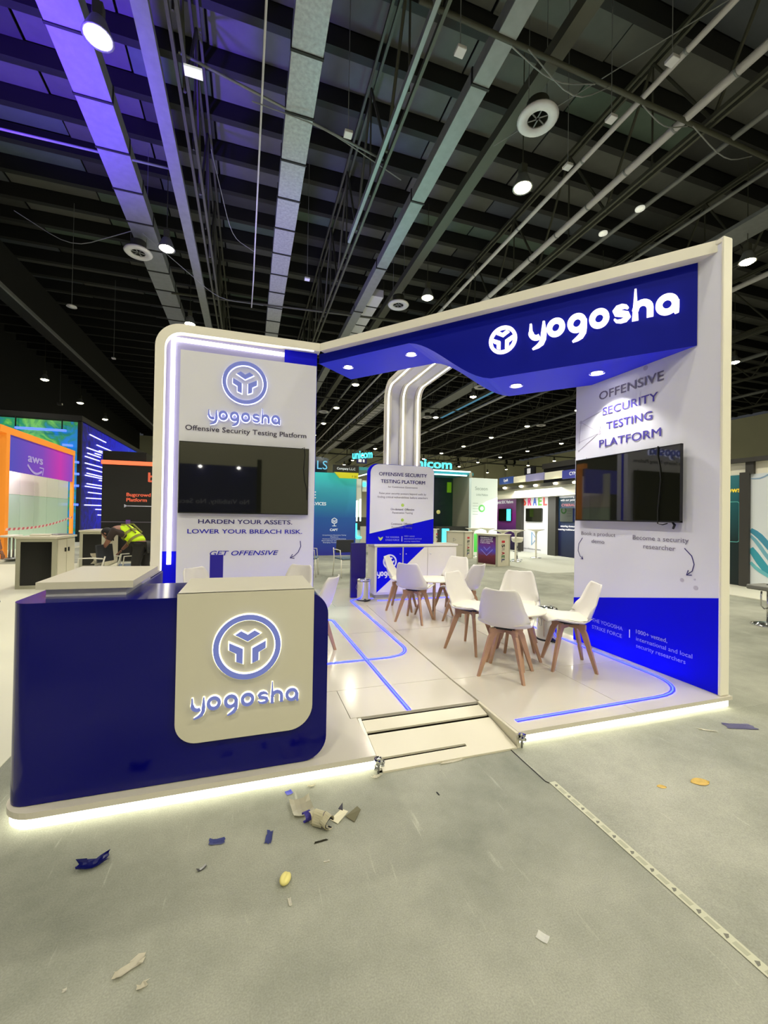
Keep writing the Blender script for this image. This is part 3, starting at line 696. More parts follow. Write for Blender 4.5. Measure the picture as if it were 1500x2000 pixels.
# raised shelf on the left return
p1=at(67,1141,'z',1.15);p2=at(260,1137,'z',1.15);p3=at(308,1108,'z',1.15);p4=at(160,1108,'z',1.15)
FS=Frame((0,0,0),(1,0,0),(0,1,0))
k=1.10
shelf=[(-1.02,2.56),(-.58,2.54),(-.585,3.20),(-1.045,3.27)]
poly('raised_shelf',M['deskwhite'],FS,[shelf],1.098,1.135,ct)
poly('shelf_riser',M['graphic'],FS,[[(-.99,2.60),(-.62,2.58),(-.62,3.16),(-1.0,3.22)]],1.054,1.099,ct)
# white panel draped over the counter
FCn=Frame((0,2.425,0)); rl,rr2=.11,.13
px0,px1,pz0=-.345,.365,.292
out=[(px0+rl-rl*math.cos(a),pz0+rl-rl*math.sin(a)) for a in [i*PI/2/10 for i in range(11)]]+[(px1-rr2+rr2*math.sin(a),pz0+rr2-rr2*math.cos(a)) for a in [i*PI/2/10 for i in range(11)]]+[(px1,1.078),(px0,1.078)]
poly('logo_panel',M['deskwhite'],FCn,[out],.0,.022,ct)
poly('panel_top_fold',M['deskwhite'],Frame((0,0,0),(1,0,0),(0,1,0)),[[(px0,2.404),(px1,2.404),(px1,2.96),(px0,2.96)]],1.056,1.078,ct)
FCL=Frame((0,2.403,0))
cs=thing('counter_sign','periwinkle emblem and name with white halo on the counter panel','sign',(0,2.40,.45))
emblem(FCL,.008,.781,.174,M['letterblue'],cs,t0=.012,t1=.02,halo=M['halo'],hw=.03)
wordmark('yogosha',FCL,-.262,.462,.072,.545,M['letterblue'],cs,t0=.012,t1=.02,halo=M['halo'],hw=.10,w=.24)
M['violetpost']=mat('violet_post_paint',(34,22,150),.5)
bx0,bx1,bzt=at(410,1084,'y',4.9).x,at(436,1084,'y',4.9).x,at(423,1084,'y',4.9).z
tw=tag(box('monitor_back',M['violetpost'],bx0,bx1,4.9,4.94,.70,bzt),'dark violet upright board behind the counter between the two chairs','board')
box('board_stand',M['violetpost'],(bx0+bx1)/2-.02,(bx0+bx1)/2+.02,4.91,4.93,Z0,.70,tw)

# ------------------------------------------------------------ chairs
def chair_proto(label):
    t=thing('shell_chair',label,'chair',(0,0,0),0,'white shell chairs with beech legs on the stand')
    # side profile (y forward = -y front). front at +y. seat width profile
    prof=[(.235,.440,.19),(.225,.455,.205),(.16,.452,.222),(.08,.440,.23),(0,.430,.235),(-.08,.430,.235),(-.145,.448,.232),(-.19,.49,.228),(-.215,.55,.215),(-.235,.62,.200),(-.256,.69,.182),(-.275,.75,.166),(-.285,.785,.150),(-.289,.800,.128)]
    nx=10; rows=[]
    for i,(y,z,w) in enumerate(prof):
        row=[]
        for k in range(nx+1):
            u=-1+2*k/nx; x=u*w
            if i<7: dz=.035*abs(u)**3*(1 if i>1 else .3); dy=0
            else: dz=-.0*abs(u); dy=.045*abs(u)**2.2*(1-(i-7)/9)+.02*abs(u)**2
            if i in (6,7,8): dz+=.02*abs(u)**3; dy+=.02*abs(u)**3
            if i==len(prof)-1: dz+=-.012*(1-abs(u))*1.5+.006
            row.append(Vector((x,y+dy,z+dz)))
        rows.append(row)
    bm=bmesh.new(); V=[[bm.verts.new(p) for p in r] for r in rows]
    for a,b in zip(V,V[1:]):
        for k in range(nx): bm.faces.new((a[k],a[k+1],b[k+1],b[k]))
    bmesh.ops.recalc_face_normals(bm,faces=bm.faces)
    bmesh.ops.solidify(bm,geom=bm.faces[:],thickness=.012)
    put('shell',bmme(bm,True),M['chairshell'],t,True)
    # cushion pad
    bm=bmesh.new(); pr=[(.205,.463,.175),(.15,.482,.195),(.05,.478,.2),(-.05,.468,.2),(-.13,.478,.19),(-.165,.49,.17)]; top=[];bot=[]
    for i,(y,z,w) in enumerate(pr):
        top.append([bm.verts.new((w*(-1+2*k/8),y,z+(.016*abs(-1+2*k/8)**3)-(.012 if k in (0,8) or i in (0,5) else 0))) for k in range(9)])
        bot.append([bm.verts.new((w*(-1+2*k/8),y,z-.022+.025*abs(-1+2*k/8)**3)) for k in range(9)])
    for G,fl in ((top,0),(bot,1)):
        for a,b in zip(G,G[1:]):
            for k in range(8): f=(a[k],a[k+1],b[k+1],b[k]); bm.faces.new(f[::-1] if fl else f)
    for i in range(5):
        for k in (0,8): bm.faces.new((top[i][k],top[i+1][k],bot[i+1][k],bot[i][k]))
    for i in (0,5):
        for k in range(8): bm.faces.new((top[i][k],top[i][k+1],bot[i][k+1],bot[i][k]))
    put('seat_cushion',bmme(bm,True),M['cushion'],t,True)
    # cross rails and legs
    fx,fy_=.20,.205
    corner=[(sx*.115,sy*.115) for sx in (-1,1) for sy in (-1,1)]
    for a,b in (((-.12,-.12),(.12,.12)),((-.12,.12),(.12,-.12))):
        d=Vector((b[0]-a[0],b[1]-a[1],0)); L=d.length/2
        put('cross_rail',boxme(-L,L,-.014,.014,-.03,.02,.004,1,Matrix.Translation((0,0,.405))@Matrix.Rotation(math.atan2(d.y,d.x),4,'Z')),M['wood'],t,True)
    for sx in (-1,1):
        for sy in (-1,1):
            bm=bmesh.new(); dv=Vector((sx,sy,0)).normalized(); pv=Vector((-dv.y,dv.x,0)); lv=[]
            for (cx,cz,hw,hd) in ((.10,.425,.034,.013),(.155,.34,.028,.014),(.275,0,.013,.011)):
                c=dv*cx+Vector((0,0,cz)); lv.append([bm.verts.new(c+dv*a*hw+pv*b*hd) for a,b in ((-1,-1),(1,-1),(1,1),(-1,1))])
            for a,b in zip(lv,lv[1:]):
                for k in range(4): bm.faces.new((a[k],a[(k+1)%4],b[(k+1)%4],b[k]))
            bm.faces.new(lv[0]); bm.faces.new(lv[-1]); put('leg',bmme(bm),M['wood'],t,True)
    put('mount_plate',boxme(-.09,.09,-.09,.09,.415,.432,.003,1),M['black'],t,True)
    return t
chairs=[ # x,y,facing direction angle of front
 ((2.25,3.29),(2.50,3.52),'white chair with wooden legs seen from behind, nearest to the ramp'),
 ((2.30,4.02),(2.52,3.60),'white chair at the left of the front table, turned sideways'),
 ((2.86,3.98),(2.56,3.62),'white chair facing the camera on the far side of the front table'),
 ((2.96,3.31),(2.55,3.50),'white chair at the right of the front table, against the blue wall foot'),
 ((2.25,6.02),(2.6,5.80),'white chair in front of the blue cabinet doors, turned to the right'),
 ((2.17,5.30),(2.50,5.62),'white chair of the back table seen from behind, lavender in the light'),
 ((2.93,5.72),(2.55,5.45),'white chair at the far right of the back table, facing the camera'),
 ((2.79,5.08),(2.60,5.50),'white chair mostly hidden between the two tables, only its lavender back corner showing'),
 ((-.38,4.95),(.1,4.55),'white chair behind the counter, left of its raised logo panel'),
 ((.46,4.98),(.1,4.55),'white chair behind the counter, right of its raised logo panel'),
 ((.62,4.30),(.1,4.65),'lavender lit chair just right of the counter end, its tip showing'),
]
proto=None
for i,(c,f,lb) in enumerate(chairs):
    a=math.atan2(f[1]-c[1],f[0]-c[0])-PI/2
    if proto is None: proto=chair_proto(lb); proto.location=(*c,Z0); proto.rotation_euler=(0,0,a)
    else: dup(proto,(*c,Z0),a,lb)
def table_proto(label):
    t=thing('round_table',label,'table',(0,0,0),0,'low round white tables')
    lathe('tabletop',M['cushion'],[(0,.508),(.29,.508),(.302,.514),(.304,.522),(.298,.528),(0,.530)],(0,0,0),t,40,True)
    lathe('hub',M['black'],[(0,.48),(.08,.48),(.08,.508),(0,.508)],(0,0,0),t,20,True)
    for k in range(4):
        a=PI/4+k*PI/2; d=Vector((math.cos(a),math.sin(a),0)); pv=Vector((-d.y,d.x,0)); bm=bmesh.new(); lv=[]
        for (cx,cz,hw,hd) in ((.10,.508,.022,.014),(.27,0,.013,.011)):
            c=d*cx+Vector((0,0,cz)); lv.append([bm.verts.new(c+d*p_*hw+pv*q*hd) for p_,q in ((-1,-1),(1,-1),(1,1),(-1,1))])
        for k2 in range(4): bm.faces.new((lv[0][k2],lv[0][(k2+1)%4],lv[1][(k2+1)%4],lv[1][k2]))
        bm.faces.new(lv[0]); bm.faces.new(lv[1]); put('leg',bmme(bm),M['wood'],t,True)
    return t
tb=table_proto('low round white table among the front chairs'); tb.location=(2.50,3.53,Z0); tb.rotation_euler=(0,0,.5)
dup(tb,(2.56,5.52,Z0),.4,'low round white table among the chairs by the cabinet')
dup(tb,(.08,4.62,Z0),.3,'low round white table hidden behind the navy counter')

# ------------------------------------------------------------ roof steel, ducts, pipes, cables
def joined(boxes, tubes=()):
    bm=bmesh.new()
    for b in boxes: addbox(bm,*b)
    for pts,r,n in tubes: tubeme(pts,r,n,bm=bm)
    return bmme(bm)
def truss(label, x, y0, y1, zb, zt, panel=1.42, w=.09, material=None, group=None):
    mm=material or M['truss']; t=thing('roof_truss',label,'truss',(x,(y0+y1)/2,zb),0,group)
    for z,nm in ((zb,'bottom_chord'),(zt,'top_chord')):
        for sx in (-1,1): box(nm,mm,x+sx*w*.9-.03,x+sx*w*.9+.03,y0,y1,z-.05,z+.05,t)
    n=int((y1-y0)/(2*panel)); H=zt-zb; me=None; me2=None
    for i in range(n):
        y=y0+i*2*panel
        if me is None:
            me=tubeme([(0,0,0),(0,panel,H)],.038,5); me.materials.append(mm); me2=tubeme([(0,0,H),(0,panel,0)],.038,5); me2.materials.append(mm); me3=tubeme([(0,0,0),(0,0,H)],.025,5); me3.materials.append(mm)
        for m_,dy in ((me,0),(me2,panel),(me3,panel)):
            o=put('web_member',m_,None,t,local=True); o.location=Vector((x,y+dy,zb))-t.location
    return t
truss('dark lattice roof truss beside the pale channel beam, upper left',-1.38,3.5,70,9.95,12.8)
truss('dark lattice roof truss left of the square duct over the booth',2.88,3.5,70,9.95,12.8)
truss('dark lattice roof truss behind the two pale pipes',9.3,3.5,70,10.1,12.8)
truss('lattice roof truss far right above the lit post of the stand',15.2,3.5,70,10,12.8)
truss('lattice roof truss receding over the far right booths',28,12,70,10,12.8,2.4)
truss('lattice roof truss farthest to the right over the pavilion',35,16,70,10,12.8,2.4)
truss('lattice roof truss deepest at the right side of the roof',21.5,8,70,10,12.8,2)
b=box('roof_beam',M['truss'],5.28,5.57,3,70,10.3,10.55); tag(b,'dark roof beam running between the duct run and the bright lamp','beam')
b=box('roof_beam',M['purlin'],-9.7,-9.12,3,70,10.0,11.7); tag(b,'deep dark box girder with a pale lower edge, left edge of the roof','girder')
b=box('girder_edge',M['galv'],-9.12,-9.04,3,70,9.96,10.10); tag(b,'thin pale cable tray along the foot of the deep left girder','tray')  # lit bottom flange of the girder, its brightness put in as paler metal
b=box('roof_beam',M['galv'],-2.02,-1.74,3,70,9.9,10.05); tag(b,'pale steel channel beam running back beside the left duct','beam')
b=box('roof_beam',M['galv'],2.72,2.8,3,12.5,9.85,10.0); tag(b,'short pale steel rail under the lattice truss at the roof middle','beam')
def duct(label,x0,x1,z0,z1,y0,y1,material,step):
    t=thing('air_duct',label,'duct',((x0+x1)/2,(y0+y1)/2,z0)); y=y0; i=0
    while y<y1-.1:
        e=min(y+step,y1); box('duct_segment',material,x0,x1,y+.02,e-.02,z0,z1,t,.01); box('flange',M['purlin'],x0-.015,x1+.015,e-.025,e+.025,z0-.02,z1+.02,t); y=e; i+=1
    return t
duct('flat wide duct washed violet by the added roof spots, upper left',-3.55,-2.86,10.0,10.35,3.5,30,M['galv'],1.3)
duct('patched silver foil duct running back over the left wall',.58,1.16,10,10.35,4,30,M['galvfoil'],1.25)
duct('square grey duct rising over the middle of the roof',3.98,4.34,9.95,10.25,4,32,M['galv'],3.2)
duct('grilled duct section seen above the canopy edge',4.3,5.0,10.3,10.6,16,24,M['pipe'],.9)
duct('far flat duct with bright grilles seen under the canopy',9.4,10.4,10.3,10.6,21,60,M['pipe'],.9)
def pipe(label,pts,r,material,col=True,step=1.1):
    t=thing('roof_pipe',label,'pipe',pts[0]); tube('pipe_run',material,pts,r,t,10)
    if col:
        A=Vector(pts[0]);B=Vector(pts[-1]);L=(B-A).length;n=int(L/step)
        cm=tubeme([(0,-.02,0),(0,.02,0)],r*1.12,10); cm.materials.append(M['galv'])
        for i in range(1,min(n,24)):
            o=put('pipe_collar',cm,None,t,local=True); o.location=A+(B-A)*(i/n)-t.location
    return t
pipe('thinner pale pipe crossing the roof above the lit canopy',[(7.38,3,10),(7.30,70,10)],.055,M['pipe'],True,2.4)
pipe('thicker pale pipe running beside the thinner one',[(8.62,3,10),(8.56,70,10)],.085,M['pipe'],True,1.2)
pipe('greenish conduit run right of the two pale pipes',[(10.05,3,10),(10.0,70,10)],.06,M['galv'],False)
pipe('thin grey pipe near the far right roof edge',[(11.9,3,10.1),(11.9,70,10.1)],.05,M['galv'],False)
pipe('grey pipe over the tray at the right, behind the post',[(16.9,6,10.1),(16.9,70,10.1)],.09,M['pipe'],False)
pipe('slim white pipe dropping beside the foil duct',[(.16,4,10),(.0,16,10),(-.05,17.4,9.7)],.022,M['pipe'],False)
pipe('sprinkler pipe crossing the roof high at the left',[(-9.2,11.6,10.05),(-1.9,11.5,10.05)],.03,M['galv'],False)
pipe('sprinkler pipe crossing the top middle of the roof',[(-1.4,8.5,10.02),(2.9,9.5,10.02)],.025,M['galv'],False)
pipe('dark crossing pipe with looped cables at the upper right',[(2.5,6.3,9.95),(12.5,6.5,9.95)],.045,M['truss'],False)
pipe('sprinkler pipe crossing behind the left display wall',[(-3,17.9,10),(8.5,16.9,10)],.045,M['truss'],False)
pipe('crossing pipe seen through the stand opening, upper',[(2,22.5,10),(16,22.5,10)],.05,M['truss'],False)
pipe('crossing pipe seen through the stand opening, lower',[(2,30,10),(24,30,10)],.05,M['truss'],False)
pipe('far crossing pipe high beyond the ribs',[(2,38,10),(34,38,10)],.07,M['truss'],False)
pipe('far crossing pipe second from the back wall',[(2,47,10),(44,47,10)],.08,M['truss'],False)
pipe('far crossing pipe nearest the back wall',[(2,57,10),(50,57,10)],.1,M['truss'],False)
pipe('grey pipe running back over the pavilion, left one',[(18.7,12,10),(18.7,70,10)],.08,M['galv'],False)
pipe('grey pipe running back over the pavilion, middle one',[(24.5,14,10),(24.5,70,10)],.1,M['galv'],False)
pipe('grey pipe running back over the pavilion, right one',[(31.5,18,10),(31.5,70,10)],.1,M['galv'],False)
tr=box('cable_tray',M['galv'],13.7,14.6,6,70,10.3,10.42); tag(tr,'broad pale cable tray seen right of the canopy step','tray')
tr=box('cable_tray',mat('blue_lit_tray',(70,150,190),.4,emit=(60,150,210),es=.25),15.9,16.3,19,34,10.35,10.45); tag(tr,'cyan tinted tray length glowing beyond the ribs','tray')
tr=box('cable_tray',M['galv'],6.2,6.3,20,70,10.1,10.2); tag(tr,'narrow pale tray running back left of the ribs','tray')
def cable(label,pts,r=.012,mm='galv',n=5):
    P=fillet(pts,.6,4) if len(pts)>2 else pts
    o=tube('roof_cable',M[mm],P,r,None,n); tag(o,label,'cable','thin cables strung under the roof'); return o
cable('looped cable sagging below the crossing pipe, first loop',[(4.3,6.36,9.9),(5.2,6.38,9.55),(6.2,6.4,9.9)])
cable('looped cable sagging below the crossing pipe, second loop',[(4.6,6.3,9.9),(5.6,6.3,9.25),(6.5,6.35,9.9)])
cable('looped cable sagging beside the thin pale pipe',[(7.4,6.4,9.88),(8.0,6.42,9.6),(8.7,6.44,9.88)])
cable('looped cable sagging beside the greenish conduit',[(8.8,6.4,9.88),(9.8,6.42,9.4),(10.8,6.5,9.88)])
cable('straight wire slanting across the upper right roof',[(5.1,8.2,9.9),(8.6,4.3,10.9)],.01)
cable('wire slung from the foil duct to the middle truss',[(-.1,9.0,10),(1.4,8.9,9.8),(3.5,9.9,10)],.012)
cable('string of small fittings hanging at the far upper left',[(-6.5,14.5,10),(-5.2,14.8,9.4),(-3.5,14.2,9.9)],.012)
cable('wire sagging over the left display wall corner',[(-3.2,14.2,9.9),(-1.2,16.5,9.4),(.4,17.5,9.9)],.012)
cable('wire strung along the pale channel beam',[(-1.0,10.5,10),(-.6,12.5,9.3),(.0,14,9.9)],.01)
def at9(u,v,z): return at(u,v,'z',z)
for i,(u,v,z0,lb) in enumerate(((1195/3+500-500+0,0,0,''),)): pass
for (u,v1,v2,lb) in ((590+90,195,262,'small square plate hanging on a wire above the middle of the roof'),(600,330+150,545,'small white square plate hanging on a wire left of the centre truss'),(1194,85,232,'thin drop rod below the roof left of the thin pipe'),(1313,10,118,'thin drop rod ending on the thin pale pipe'),(1109,190,325,'thin drop rod above the bright middle lamp'),(140,485,600,'small disc hanging on a rod in the dark left roof'),(222,590,700,'small black box hanging on a rod above the dark left girder'),(117,680,790,'rod with a bulky clamp hanging left of the stand'),(899,70,100,'small bright sensor hanging in the upper middle')):
    q=at(u,v2,'z',9.0); t=thing('drop_rod',lb,'rod',tuple(q))
    tube('rod',M['galv'],[(q.x,q.y,9.02),(q.x,q.y,12.852)],.008,t,5)
    if 'disc' in lb: lathe('disc',M['pipe'],[(0,0),(.17,.01),(.15,.05),(0,.07)],tuple(q),t,14)
    elif 'clamp' in lb: box('clamp',M['steel'],q.x-.15,q.x+.15,q.y-.1,q.y+.1,8.95,9.1,t,.02)
    else: box('plate',M['pipe'],q.x-.08,q.x+.08,q.y-.08,q.y+.08,8.97,9.03,t,.01)
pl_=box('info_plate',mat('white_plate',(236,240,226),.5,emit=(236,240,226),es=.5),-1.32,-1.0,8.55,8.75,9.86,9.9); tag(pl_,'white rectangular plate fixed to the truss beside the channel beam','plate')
# air diffusers
def diffuser(x,y,lb,blades=False):
    t=thing('air_diffuser',lb,'vent',(x,y,9.45))
    lathe('diffuser_ring',M['pipe'],[(.20,0),(.36,-.02),(.40,.02),(.38,.06),(.20,.05),(.20,0)],(x,y,9.5),t,28)
    lathe('duct_collar',M['truss'],[(.21,.05),(.22,.35),(.2,.35),(.19,.05)],(x,y,9.5),t,20)
    for sx in (-1,1): tube('hanger_rod',M['galv'],[(x+sx*.215,y,9.8),(x+sx*.215,y,12.852)],.008,t,5)
    for k in range(6):
        a=k*PI/3; tube('vane',M['galv'],[(x+.03*math.cos(a),y+.03*math.sin(a),9.53),(x+.19*math.cos(a+.3),y+.19*math.sin(a+.3),9.53)],.014,t,4)
for x,y,lb in ((5.37,7.02,'large round air diffuser with vanes, upper right of centre'),(5.25,14.92,'white ring air diffuser just above the canopy beam'),(-3.4,14.62,'ring air diffuser turned blue on the violet duct'),(5.38,32.3,'small ring air diffuser seen just right of the left display wall'),(13.38,22.6,'ring air diffuser at the canopy step'),(13.5,30.9,'ring air diffuser just right of the ribs'),(23.7,30,'distant ring air diffuser low over the far booths')): diffuser(x,y,lb)
# high bay lamps on their grid
near={(-2.55,8.1):'brightest high bay lamp, at the top left corner',(6.1,8.5):'large high bay lamp glowing at the middle right',(-2.5,13.95):'high bay lamp above the left display wall by the violet duct',(6.0,13.9):'high bay lamp just above the canopy beam',(14.3,8.7):'high bay lamp right of the post, near the right edge',(-2.5,19.2):'high bay lamp peeping over the left display wall corner',(22.8,14.4):'twin high bay lamp right of the stand post',(13.85,24.3):'bright high bay lamp right under the canopy step'}
def lamp(x,y,label,group=None,far=False):
    t=thing('high_bay_lamp',label,'lamp',(x,y,9.3),0,group)
    r=.19 if not far else .2
    put('reflector',latheme([(.07,.34),(.12,.30),(r+.04,.02),(r+.05,.0),(r,.01),(.06,.28)],16,(x,y,9.42)),M['galv'],t)
    put('lamp_glass',latheme([(0,-.08),(r*.6,-.05),(r,.0),(r*.9,.03),(0,.03)],16,(x,y,9.42)),M['lampfar' if far else 'lampglow'],t)
    put('ballast_box',boxme(x-.08,x+.08,y-.08,y+.08,9.76,9.98,.01,1),M['truss'],t)
    put('suspension',tubeme([(x,y,9.98),(x,y,12.852)],.012,5),M['truss'],t)
    light('SPOT','lamp_beam',(x,y,9.30),LAMP_W,LAMP_COL,.2,(x,y,0),spot_size=2.7,spot_blend=.7)
for (x,y),lb in near.items(): lamp(x,y,lb,'high bay lamps hanging in rows under the roof')
for X in (-11.9,-2.5,6.0,14,22.6,31,39.5,48):
    for Y in (-8,-2.6,2.9,8.3,13.9,19.2,24.6,30.4,36,41.6,47.2,52.8,58.4,64):
        if any(abs(X-a)<1 and abs(Y-b)<1 for a,b in near): continue
        if Y<6:
            if X>20 or X<-5: continue
            light('SPOT','lamp_beam',(X,Y,9.3),LAMP_W*{-8:1.7,-2.6:1.25,2.9:.6}[Y],LAMP_COL,.2,(X,Y,0),spot_size=2.7,spot_blend=.7); continue
        if X>20 and Y<12: continue
        if X>30 and Y<X-8: continue
        if X<-5 and Y>45: continue
        lamp(X,Y,'small far high bay lamp in the rows receding to the back wall','distant high bay lamps',True)
for u,v,z,lb in ((1250,410,9.9,'white disc fitting under the conduit, upper of the pair at right'),(1178,458,9.9,'white disc fitting under the conduit, lower of the pair at right')):
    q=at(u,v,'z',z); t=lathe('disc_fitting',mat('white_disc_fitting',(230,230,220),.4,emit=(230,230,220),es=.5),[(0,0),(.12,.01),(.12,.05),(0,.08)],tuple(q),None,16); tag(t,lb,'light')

# ------------------------------------------------------------ far booths (left)
def panel(name, material, ax, val, u0, vt, vb, u1, parent, th=.05, sign=1, um=None):
    """upright board on plane ax=val whose left edge runs (u0,vt)-(u0,vb)"""
    a=at(u0,vt,ax,val); b=at(u0,vb,ax,val); c=at(u1,vt,ax,val); z0,z1=max(0,b.z),a.z
    if ax=='y': return box(name,material,a.x,c.x,val,val+th,z0,z1,parent)
    return box(name,material,val,val+th*sign,a.y,c.y,z0,z1,parent)
AW=thing('booth',"open booth with orange frame, violet to pink banner and pale mint inside wall",'booth',(-7.4,17.8,0))
GX=gradmat('violet_pink_banner',((0,(70,70,190)),(.45,(120,60,190)),(.75,(190,40,180)),(1,(120,60,200))),1,15.4,20.3,.6,.35)
box('banner',GX,-7.0,-6.9,15.42,20.25,2.70,3.78,AW)
box('banner',GX,-11.3,-7.2,15.15,15.25,2.70,3.78,AW)
box('orange_top_rail',M['orange'],-7.05,-6.86,14.9,20.35,3.78,3.98,AW)
box('orange_post',M['orange'],-7.1,-6.86,15.22,15.42,.06,3.78,AW)
box('orange_post',M['orange'],-6.98,-6.88,20.25,20.38,.06,3.78,AW)
box('booth_floor',M['white'],-11.4,-6.7,14.6,23,0,.06,AW)
MI=mat('mint_panel',(196,226,204),.35); MW=mat('bright_white_panel',(236,238,222),.4)
zt=at(75,970,'x',-8.2).z
for i in range(8):
    y=14.8+i*1.1
    box('wall_panel',MI,-8.26,-8.2,y+.01,y+1.09,.06,zt,AW); box('wall_panel',MW,-8.26,-8.2,y+.01,y+1.09,zt+.01,3.6,AW)
light('AREA','booth_inside_light',(-7.5,18,3.6),70,(.95,1,.9),1.2,(-7.6,18,0))
FA=Frame((-6.89,0,0),(0,1,0))
LG=mat('lilac_logo_print',(176,160,215),.5,emit=(176,160,215),es=.3)
a=at(54,898,'x',-6.89); text('aws',FA,a.y,a.z-.05,.30,LG,AW,width=1.05,bold=.03)
SM=[(a.y+.0,a.z-.16),(a.y+.3,a.z-.36),(a.y+.65,a.z-.42),(a.y+1.0,a.z-.30)]
put('smile_arrow',ribbonme(FA,[(fillet(SM,.3,4),False)],.07,.0,.006,1),LG,AW)
put('smile_arrow',ribbonme(FA,[([(a.y+.82,a.z-.17),(a.y+1.12,a.z-.18),(a.y+1.04,a.z-.42)],False)],.05,.0,.006,1),LG,AW)
# barrier tape
a=at(10,1034,'x',-6.8); b=at(140,1010,'x',-6.8)
bt=thing('barrier_tape','red and white striped barrier tape across the orange framed booth','tape',tuple(a))
RD=mat('red_tape',(220,110,120),.6); WT=mat('white_tape',(240,225,215),.6)
n=36
for i in range(n):
    p=a.lerp(b,i/n); q=a.lerp(b,(i+1)/n); sag=lambda t: -.12*math.sin(PI*t)
    za=p.z+sag(i/n); zb=q.z+sag((i+1)/n); hgt=.075
    put('stripe',mesh([(-6.8,p.y,za-hgt/2),(-6.8,q.y,zb-hgt/2),(-6.8,q.y+.05,zb+hgt/2),(-6.8,p.y+.05,za+hgt/2),(-6.797,p.y,za-hgt/2),(-6.797,q.y,zb-hgt/2),(-6.797,q.y+.05,zb+hgt/2),(-6.797,p.y+.05,za+hgt/2)],[(0,3,2,1),(4,5,6,7),(0,1,5,4),(2,3,7,6)]),RD if i%2 else WT,bt)
for (u,v,lb) in ((19,1048,'white round stool inside the orange framed booth, nearer one'),(27,1045,'white round stool inside the orange framed booth, farther one')):
    q=at(u,v,'z',.72 if u<20 else .75); t=thing('bar_stool',lb,'stool',(q.x,q.y,.06))
    lathe('seat',M['white'],[(0,0),(.2,.0),(.22,.03),(.2,.06),(0,.07)],(q.x,q.y,.70),t,18); tube('leg',M['steel'],[(q.x,q.y,.70),(q.x,q.y,.08)],.03,t,8); lathe('foot',M['steel'],[(0,.03),(.2,.02),(.2,0),(0,0)],(q.x,q.y,.06),t,18)
# led media walls
LM=thing('media_wall','huge corner media wall, green marbled left face and blue right face with light bars','screen wall',(-8,26,0))
GR=gradmat('green_marbled_screen',((0,(20,120,150)),(.3,(30,150,90)),(.55,(120,200,90)),(.8,(40,140,90)),(1,(30,130,200))),0,-12,-7.9,.5,.5,1.4,1.1)
BL=gradmat('blue_marbled_screen',((0,(4,4,90)),(.4,(6,12,190)),(.7,(14,40,200)),(1,(50,110,220))),1,24,37,.5,.55,.9,1.5)
box('green_screen',GR,-12,-7.92,24.0,24.1,.0,5.84,LM); box('blue_screen',BL,-7.96,-7.86,24.1,36.8,.0,5.88,LM); box('dark_edge',M['black'],-8.0,-7.84,23.97,24.11,0,5.9,LM)
box('dark_cap',M['black'],-12.1,-7.8,23.9,37,5.9,6.15,LM)
def bar(u0,v0,u1,v1,ax,val,mm,r=.03):
    p=at(u0,v0,ax,val); q=at(u1,v1,ax,val); tube('light_bar',mm,[tuple(p),tuple(q)],r,LM,6)
lb_=mat('bright_violet_white_bar',(220,220,255),.4,emit=(190,190,255),es=1.8)
for x0,y0,x1,y1 in ((775,215,912,283),(835,305,965,360),(750,328,880,375),(755,375,865,413),(735,402,858,443),(735,460,885,500),(750,505,885,540),(750,548,885,580),(735,565,885,597),(750,638,885,660),(735,660,885,683),(762,713,880,727),(745,762,880,770),(730,822,880,827),(825,860,880,862),(845,908,880,910),(855,610,885,615),(820,378,870,393),(855,355,880,362)):
    bar(x0/4.412,800+y0/4.412,x1/4.412,800+y1/4.412,'x',-7.82,lb_,.03)
for x0,y0,x1,y1 in ((130,155,570,182),(540,303,625,311),(628,450,678,455),(620,552,680,556),(618,654,677,657),(615,817,672,820)):
    bar(x0/4.412,800+y0/4.412,x1/4.412,800+y1/4.412,'y',23.85,M['ledblue'],.06)
for u in (30,121): 
    q=at(u,838,'y',23.85); tube('hanging_rod',M['black'],[(q.x,23.85,q.z),(q.x,23.85,5.9)],.03,LM,5)
# black booth behind the workers
BG=thing('booth','black booth wall with orange top light, between media wall and stand','booth',(-1.5,14.6,0))
a=at(200,906,'y',14.6); x0=a.x; zt=a.z
box('black_wall',mat('black_graphic_wall',(24,24,22),.5),x0,x0+5.2,14.6,14.7,0,zt,BG)
box('orange_top_light',M['orangeled'],x0-.02,x0+5.2,14.55,14.62,zt,zt+.12,BG)
box('black_upper_box',M['black'],x0-.02,x0+1.15,14.7,15.6,zt,zt+.42,BG)
q=at(200,1019,'y',14.6); box('grey_line',M['inkgrey'],x0,x0+5.2,14.585,14.6,q.z-.012,q.z+.012,BG)
FB=Frame((0,14.6,0)); OR=mat('orange_print',(240,110,80),.5,emit=(240,110,80),es=.25)
q=at(247,969,'y',14.6); text('Bugcrowd',FB,q.x,q.z,.11,OR,BG,width=.66,bold=.03); text('Platform',FB,q.x,q.z-.16,.11,OR,BG,width=.56,bold=.03)
q=at(289,941,'y',14.6); text('bugcrowd',FB,q.x,q.z,.30,OR,BG,bold=.04)
q=at(244,988,'y',14.6); put('flow_line',ribbonme(FB,[([(q.x,q.z),(q.x+.78,q.z),(q.x+.9,q.z+.12),(q.x+1.1,q.z+.5)],False)],.022,.0,.006,1),M['inkwhite'],BG); poly('flow_arrow',M['inkwhite'],FB,[[(q.x-.02,q.z-.05),(q.x+.08,q.z),(q.x-.02,q.z+.05)]],0,.006,BG)
q=at(250,1020,'y',14.6); poly('violet_mark',mat('violet_print',(110,60,170),.5),FB,[[(q.x-.06,q.z-.1),(q.x+.06,q.z-.1),(q.x+.06,q.z+.07),(q.x-.06,q.z+.07)]],0,.006,BG)
